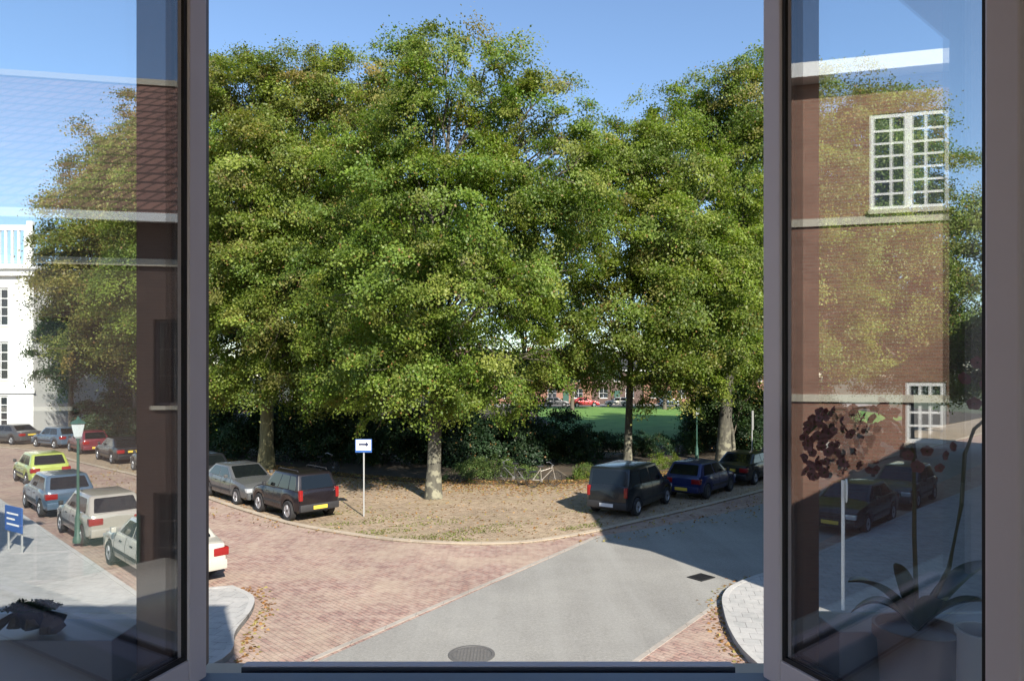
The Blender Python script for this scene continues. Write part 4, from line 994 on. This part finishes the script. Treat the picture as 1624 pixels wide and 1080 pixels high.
# fallen leaves drifting over the bay and the park edge
n = 17000
rg = np.random.default_rng(5)
bx = np.array(BACK); t = rg.uniform(0, 1, n); X = rg.uniform(-22, 14, n); Yb = np.interp(X, bx[:, 0], bx[:, 1])
Y = Yb - np.abs(rg.normal(0, 1, n))*1.7 + 1.0
far = rg.random(n) < .22; Y[far] = Yb[far]-rg.uniform(0, 11, far.sum())
Z = np.where(Y > Yb, .09, .047); P = np.stack([X, Y, Z+rg.random(n)*.012], 1)
gp_ = []
for line, sgn_ in ((pl[4:36], 1), (pr[18:], -1)):      # leaves swept into the gutters of both corners
    for a_, b_ in zip(line, line[1:]):
        a_ = np.array(a_); b_ = np.array(b_); L_ = np.linalg.norm(b_-a_)
        if L_ < 1e-4 or L_ > 3: continue
        t_ = (b_-a_)/L_; nn_ = np.array([t_[1], -t_[0]])*(1 if sgn_ > 0 else -1); k_ = int(42*L_)
        q_ = a_+np.outer(rg.random(k_), b_-a_)+np.outer(.14+np.abs(rg.normal(0, .16, k_)), nn_*(1 if sgn_ > 0 else -1)*(1 if sgn_ > 0 else 1))
        gp_.append(np.column_stack([q_, np.full(k_, .014)]))
P = np.vstack([P]+gp_); n = len(P)
N = rg.normal(size=(n, 3))*.35+np.array([0, 0, 1]); N /= np.linalg.norm(N, axis=1)[:, None]
pc = np.array([(.42,.22,.09),(.34,.17,.07),(.48,.30,.13),(.25,.13,.06),(.40,.34,.12)]); T = pc[rg.integers(0, 5, n)]*rg.uniform(.6, 1.0, (n, 1))
me = leaf_mesh('fallen_leaves', P, N, rg.uniform(.07, .13, n), T, M['leaf']); o = bpy.data.objects.new('fallen_leaves', me); COL.objects.link(o)
tag(o, 'brown and orange fallen leaves drifted over the paved bay', 'fallen leaves', kind='stuff')
# tufts of weeds and grass in the bay joints
n = 5000; X = rg.uniform(-9, 3, n); kk = np.array(K); Yk = np.interp(X, kk[:, 0], kk[:, 1]); Y = Yk+.3+np.abs(rg.normal(0, 1, n))*1.6
ok = noise3(np.stack([X, Y, X*0], 1), 1.1, 3) > .1; X, Y = X[ok], Y[ok]; n = len(X)
P = np.stack([X, Y, np.full(n, .055)], 1); N = rg.normal(size=(n, 3))*.8+np.array([0, -.3, .6]); N /= np.linalg.norm(N, axis=1)[:, None]
T = np.array([(.17,.18,.06)])*rg.uniform(.6, 1.4, (n, 1))
me = leaf_mesh('weeds', P, N, rg.uniform(.04, .08, n), T, M['leaf']); o = bpy.data.objects.new('weeds', me); COL.objects.link(o)
tag(o, 'sparse weeds and moss between the pavers of the bay', 'weeds', kind='stuff')

# ------------------------------------------------------------------ things on the window board
M['stem'] = m_plain('orchid_stem', (0.06,0.09,0.03), 0.5)
M['oleaf'] = m_plain('orchid_leaf', (0.035,0.075,0.03), 0.3, scale=12)
M['petal'] = m_plain('dark_pink_petal', (0.19,0.10,0.115), 0.6, var=.6, scale=25, **{'Subsurface Weight': 0.1})
M['pot'] = m_plain('terracotta_glaze', (0.20,0.15,0.15), 0.5)
M['vase'] = m_plain('pale_blue_ceramic', (0.50,0.58,0.66), 0.3)
def orchid():
    Y0 = 1.78; bz = 4.036
    P0 = PT(1455, 1000, Y0)
    r = empty('orchid', (P0.x, Y0, bz), 0, 'potted orchid with dark pink flowers and long leaves behind the right pane', 'orchid')
    toL = lambda px, py, y=Y0: PT(px, py, y)-Vector((P0.x, Y0, bz))
    rim = toL(1455, 992).z
    MB().lathe([(.07, 0), (.075, .01), (.094, rim-.03), (.105, rim-.03), (.105, rim), (.097, rim), (.09, rim-.02), (.02, rim-.025)], 32).build('pot', M['pot'], r, smooth=35)
    top = Vector((0, 0, rim-.01))
    def oleaf(tip, w, arch):
        tip = Vector(tip); m = MB(); nseg = 12; d = tip-top; side = Vector((-d.y, d.x, 0)); 
        if side.length < .01: side = Vector((1, 0, 0))
        side.normalize(); rows = []
        for i in range(nseg+1):
            t = i/nseg; c = top+d*t+Vector((0, 0, arch*math.sin(math.pi*t*.85)))
            ww = w*(math.sin(math.pi*min(1, t*.93+.07))**.6)
            rows += [c+side*ww+Vector((0,0,ww*.35)), c, c-side*ww+Vector((0,0,ww*.35)), c-Vector((0,0,.004))]
        for v in rows: m.v.append(tuple(v))
        for i in range(nseg):
            for k in range(4): m.f.append((i*4+k, i*4+(k+1) % 4, i*4+4+(k+1) % 4, i*4+4+k))
        m.build('leaf', M['oleaf'], r, smooth=60)
    for tp, w, a in ((toL(1345, 935, 1.72), .030, .05), (toL(1580, 905, 1.80), .034, .05), (toL(1560, 960, 1.70), .03, .03), (toL(1350, 985, 1.86), .028, .06), (toL(1500, 965, 1.6), .028, .04), (toL(1420, 900, 1.88), .024, .03)):
        oleaf(tp, w, a)
    def flower(c, s, rz, rx):
        Mx = Matrix.Translation(c) @ Matrix.Rotation(rz, 4, 'Z') @ Matrix.Rotation(rx, 4, 'X')
        m = MB()
        for i in range(5):
            a = 2*math.pi*i/5+.3; w = s*(.48 if i % 2 else .62); L = s
            ca, sa = math.cos(a), math.sin(a); P = lambda u, v, h: Mx @ Vector((ca*u-sa*v, h, sa*u+ca*v))
            vs = [P(.03*s, 0, 0), P(L*.4, -w, .06*s), P(L*.8, -w*.7, .0), P(L, 0, -.06*s), P(L*.8, w*.7, .0), P(L*.4, w, .06*s)]
            vs2 = [v+Mx.to_3x3() @ Vector((0, .0015, 0)) for v in vs]
            m.add(vs+vs2, [(0,1,2,3,4,5), (11,10,9,8,7,6)]+[(i_, (i_+1) % 6, 6+(i_+1) % 6, 6+i_) for i_ in range(6)])
        f = m.build('flower', M['petal'], r)
        MB().lathe([(.002, -.3*s), (.10*s, -.2*s), (.13*s, 0), (.03*s, .05*s)], 8, Mx @ Matrix.Rotation(-math.pi/2, 4, 'X')).build('lip', M['stem'], f)
    rr = random.Random(4)
    s1 = [top, toL(1450, 850, 1.79), toL(1450, 770, 1.80), toL(1448, 715, 1.80), toL(1425, 672, 1.79), toL(1380, 645, 1.77), toL(1320, 650, 1.76), toL(1280, 690, 1.75)]
    MB().tube(s1, [.006, .0055, .005, .0045, .004, .0035, .003, .002], 8).build('stem', M['stem'], r, smooth=60)
    s2 = [top, toL(1505, 900, 1.80), toL(1525, 800, 1.80), toL(1530, 720, 1.80), toL(1545, 680, 1.80), toL(1580, 650, 1.80), toL(1620, 640, 1.8)]
    MB().tube(s2, [.006, .0055, .005, .005, .0045, .004, .003], 8).build('stem', M['stem'], r, smooth=60)
    for i in range(150):  # this cluster stands in for a copper-leaved shrub outdoors
        px = rr.uniform(1275, 1425); py = 640+rr.random()*105+ (1425-px)*.10
        if px > 1395: py = rr.uniform(635, 700)
        flower(toL(px, py, rr.uniform(1.70, 1.82)), rr.uniform(.009, .016), rr.uniform(-1.2, 1.2), rr.uniform(-.6, .6))
    for px, py in ((1440,722),(1470,715),(1500,722),(1455,740),(1490,742),(1425,705),(1512,708)):
        flower(toL(px, py, rr.uniform(1.76, 1.84)), rr.uniform(.013, .018), rr.uniform(-.8, .8), rr.uniform(-.5, .5))
    for px, py in ((1545,640),(1530,600),(1565,610),(1550,575),(1575,660),(1600,630)):
        flower(toL(px, py, rr.uniform(1.76, 1.84)), .018, rr.uniform(-.8, .8), rr.uniform(-.5, .5))
orchid()
p = PT(1552, 1000, 1.62)
v = empty('vase', (p.x+.02, 1.62, 4.036), 0, 'pale blue ceramic pot to the right of the orchid', 'pot')
h = p.z-4.036
MB().lathe([(.045, 0), (.055, .01), (.062, h*.5), (.060, h-.012), (.066, h-.01), (.066, h), (.058, h), (.052, h*.5), (.01, h*.45)], 32).build('body', M['vase'], v, smooth=40)
# low dark plant on the board behind the left pane
p = PT(65, 1040, 1.72)
NL += shrub('low dark leafy houseplant behind the left pane', -1.32, 1.94, 4.345, [(0,0,.02,.06,.6),(.06,.0,.015,.04,.6),(-.06,0,.02,.045,.6)], 'deep', 300, lsize=.022, per=16000, leaves=14, clump=.03, name='houseplant', cat='houseplant')
hp = [o for o in bpy.data.objects if o.name == 'houseplant'][0]; hp.location.z = 4.335; hp.scale = (.62, .62, .62); hp.location.x = -1.34
MB().lathe([(.04, -.063), (.045, -.055), (.058, .02), (.062, .02), (.062, .035), (.02, .03)], 24).build('pot', M['iron_dark'], hp, smooth=40)
print('LEAVES', NL)
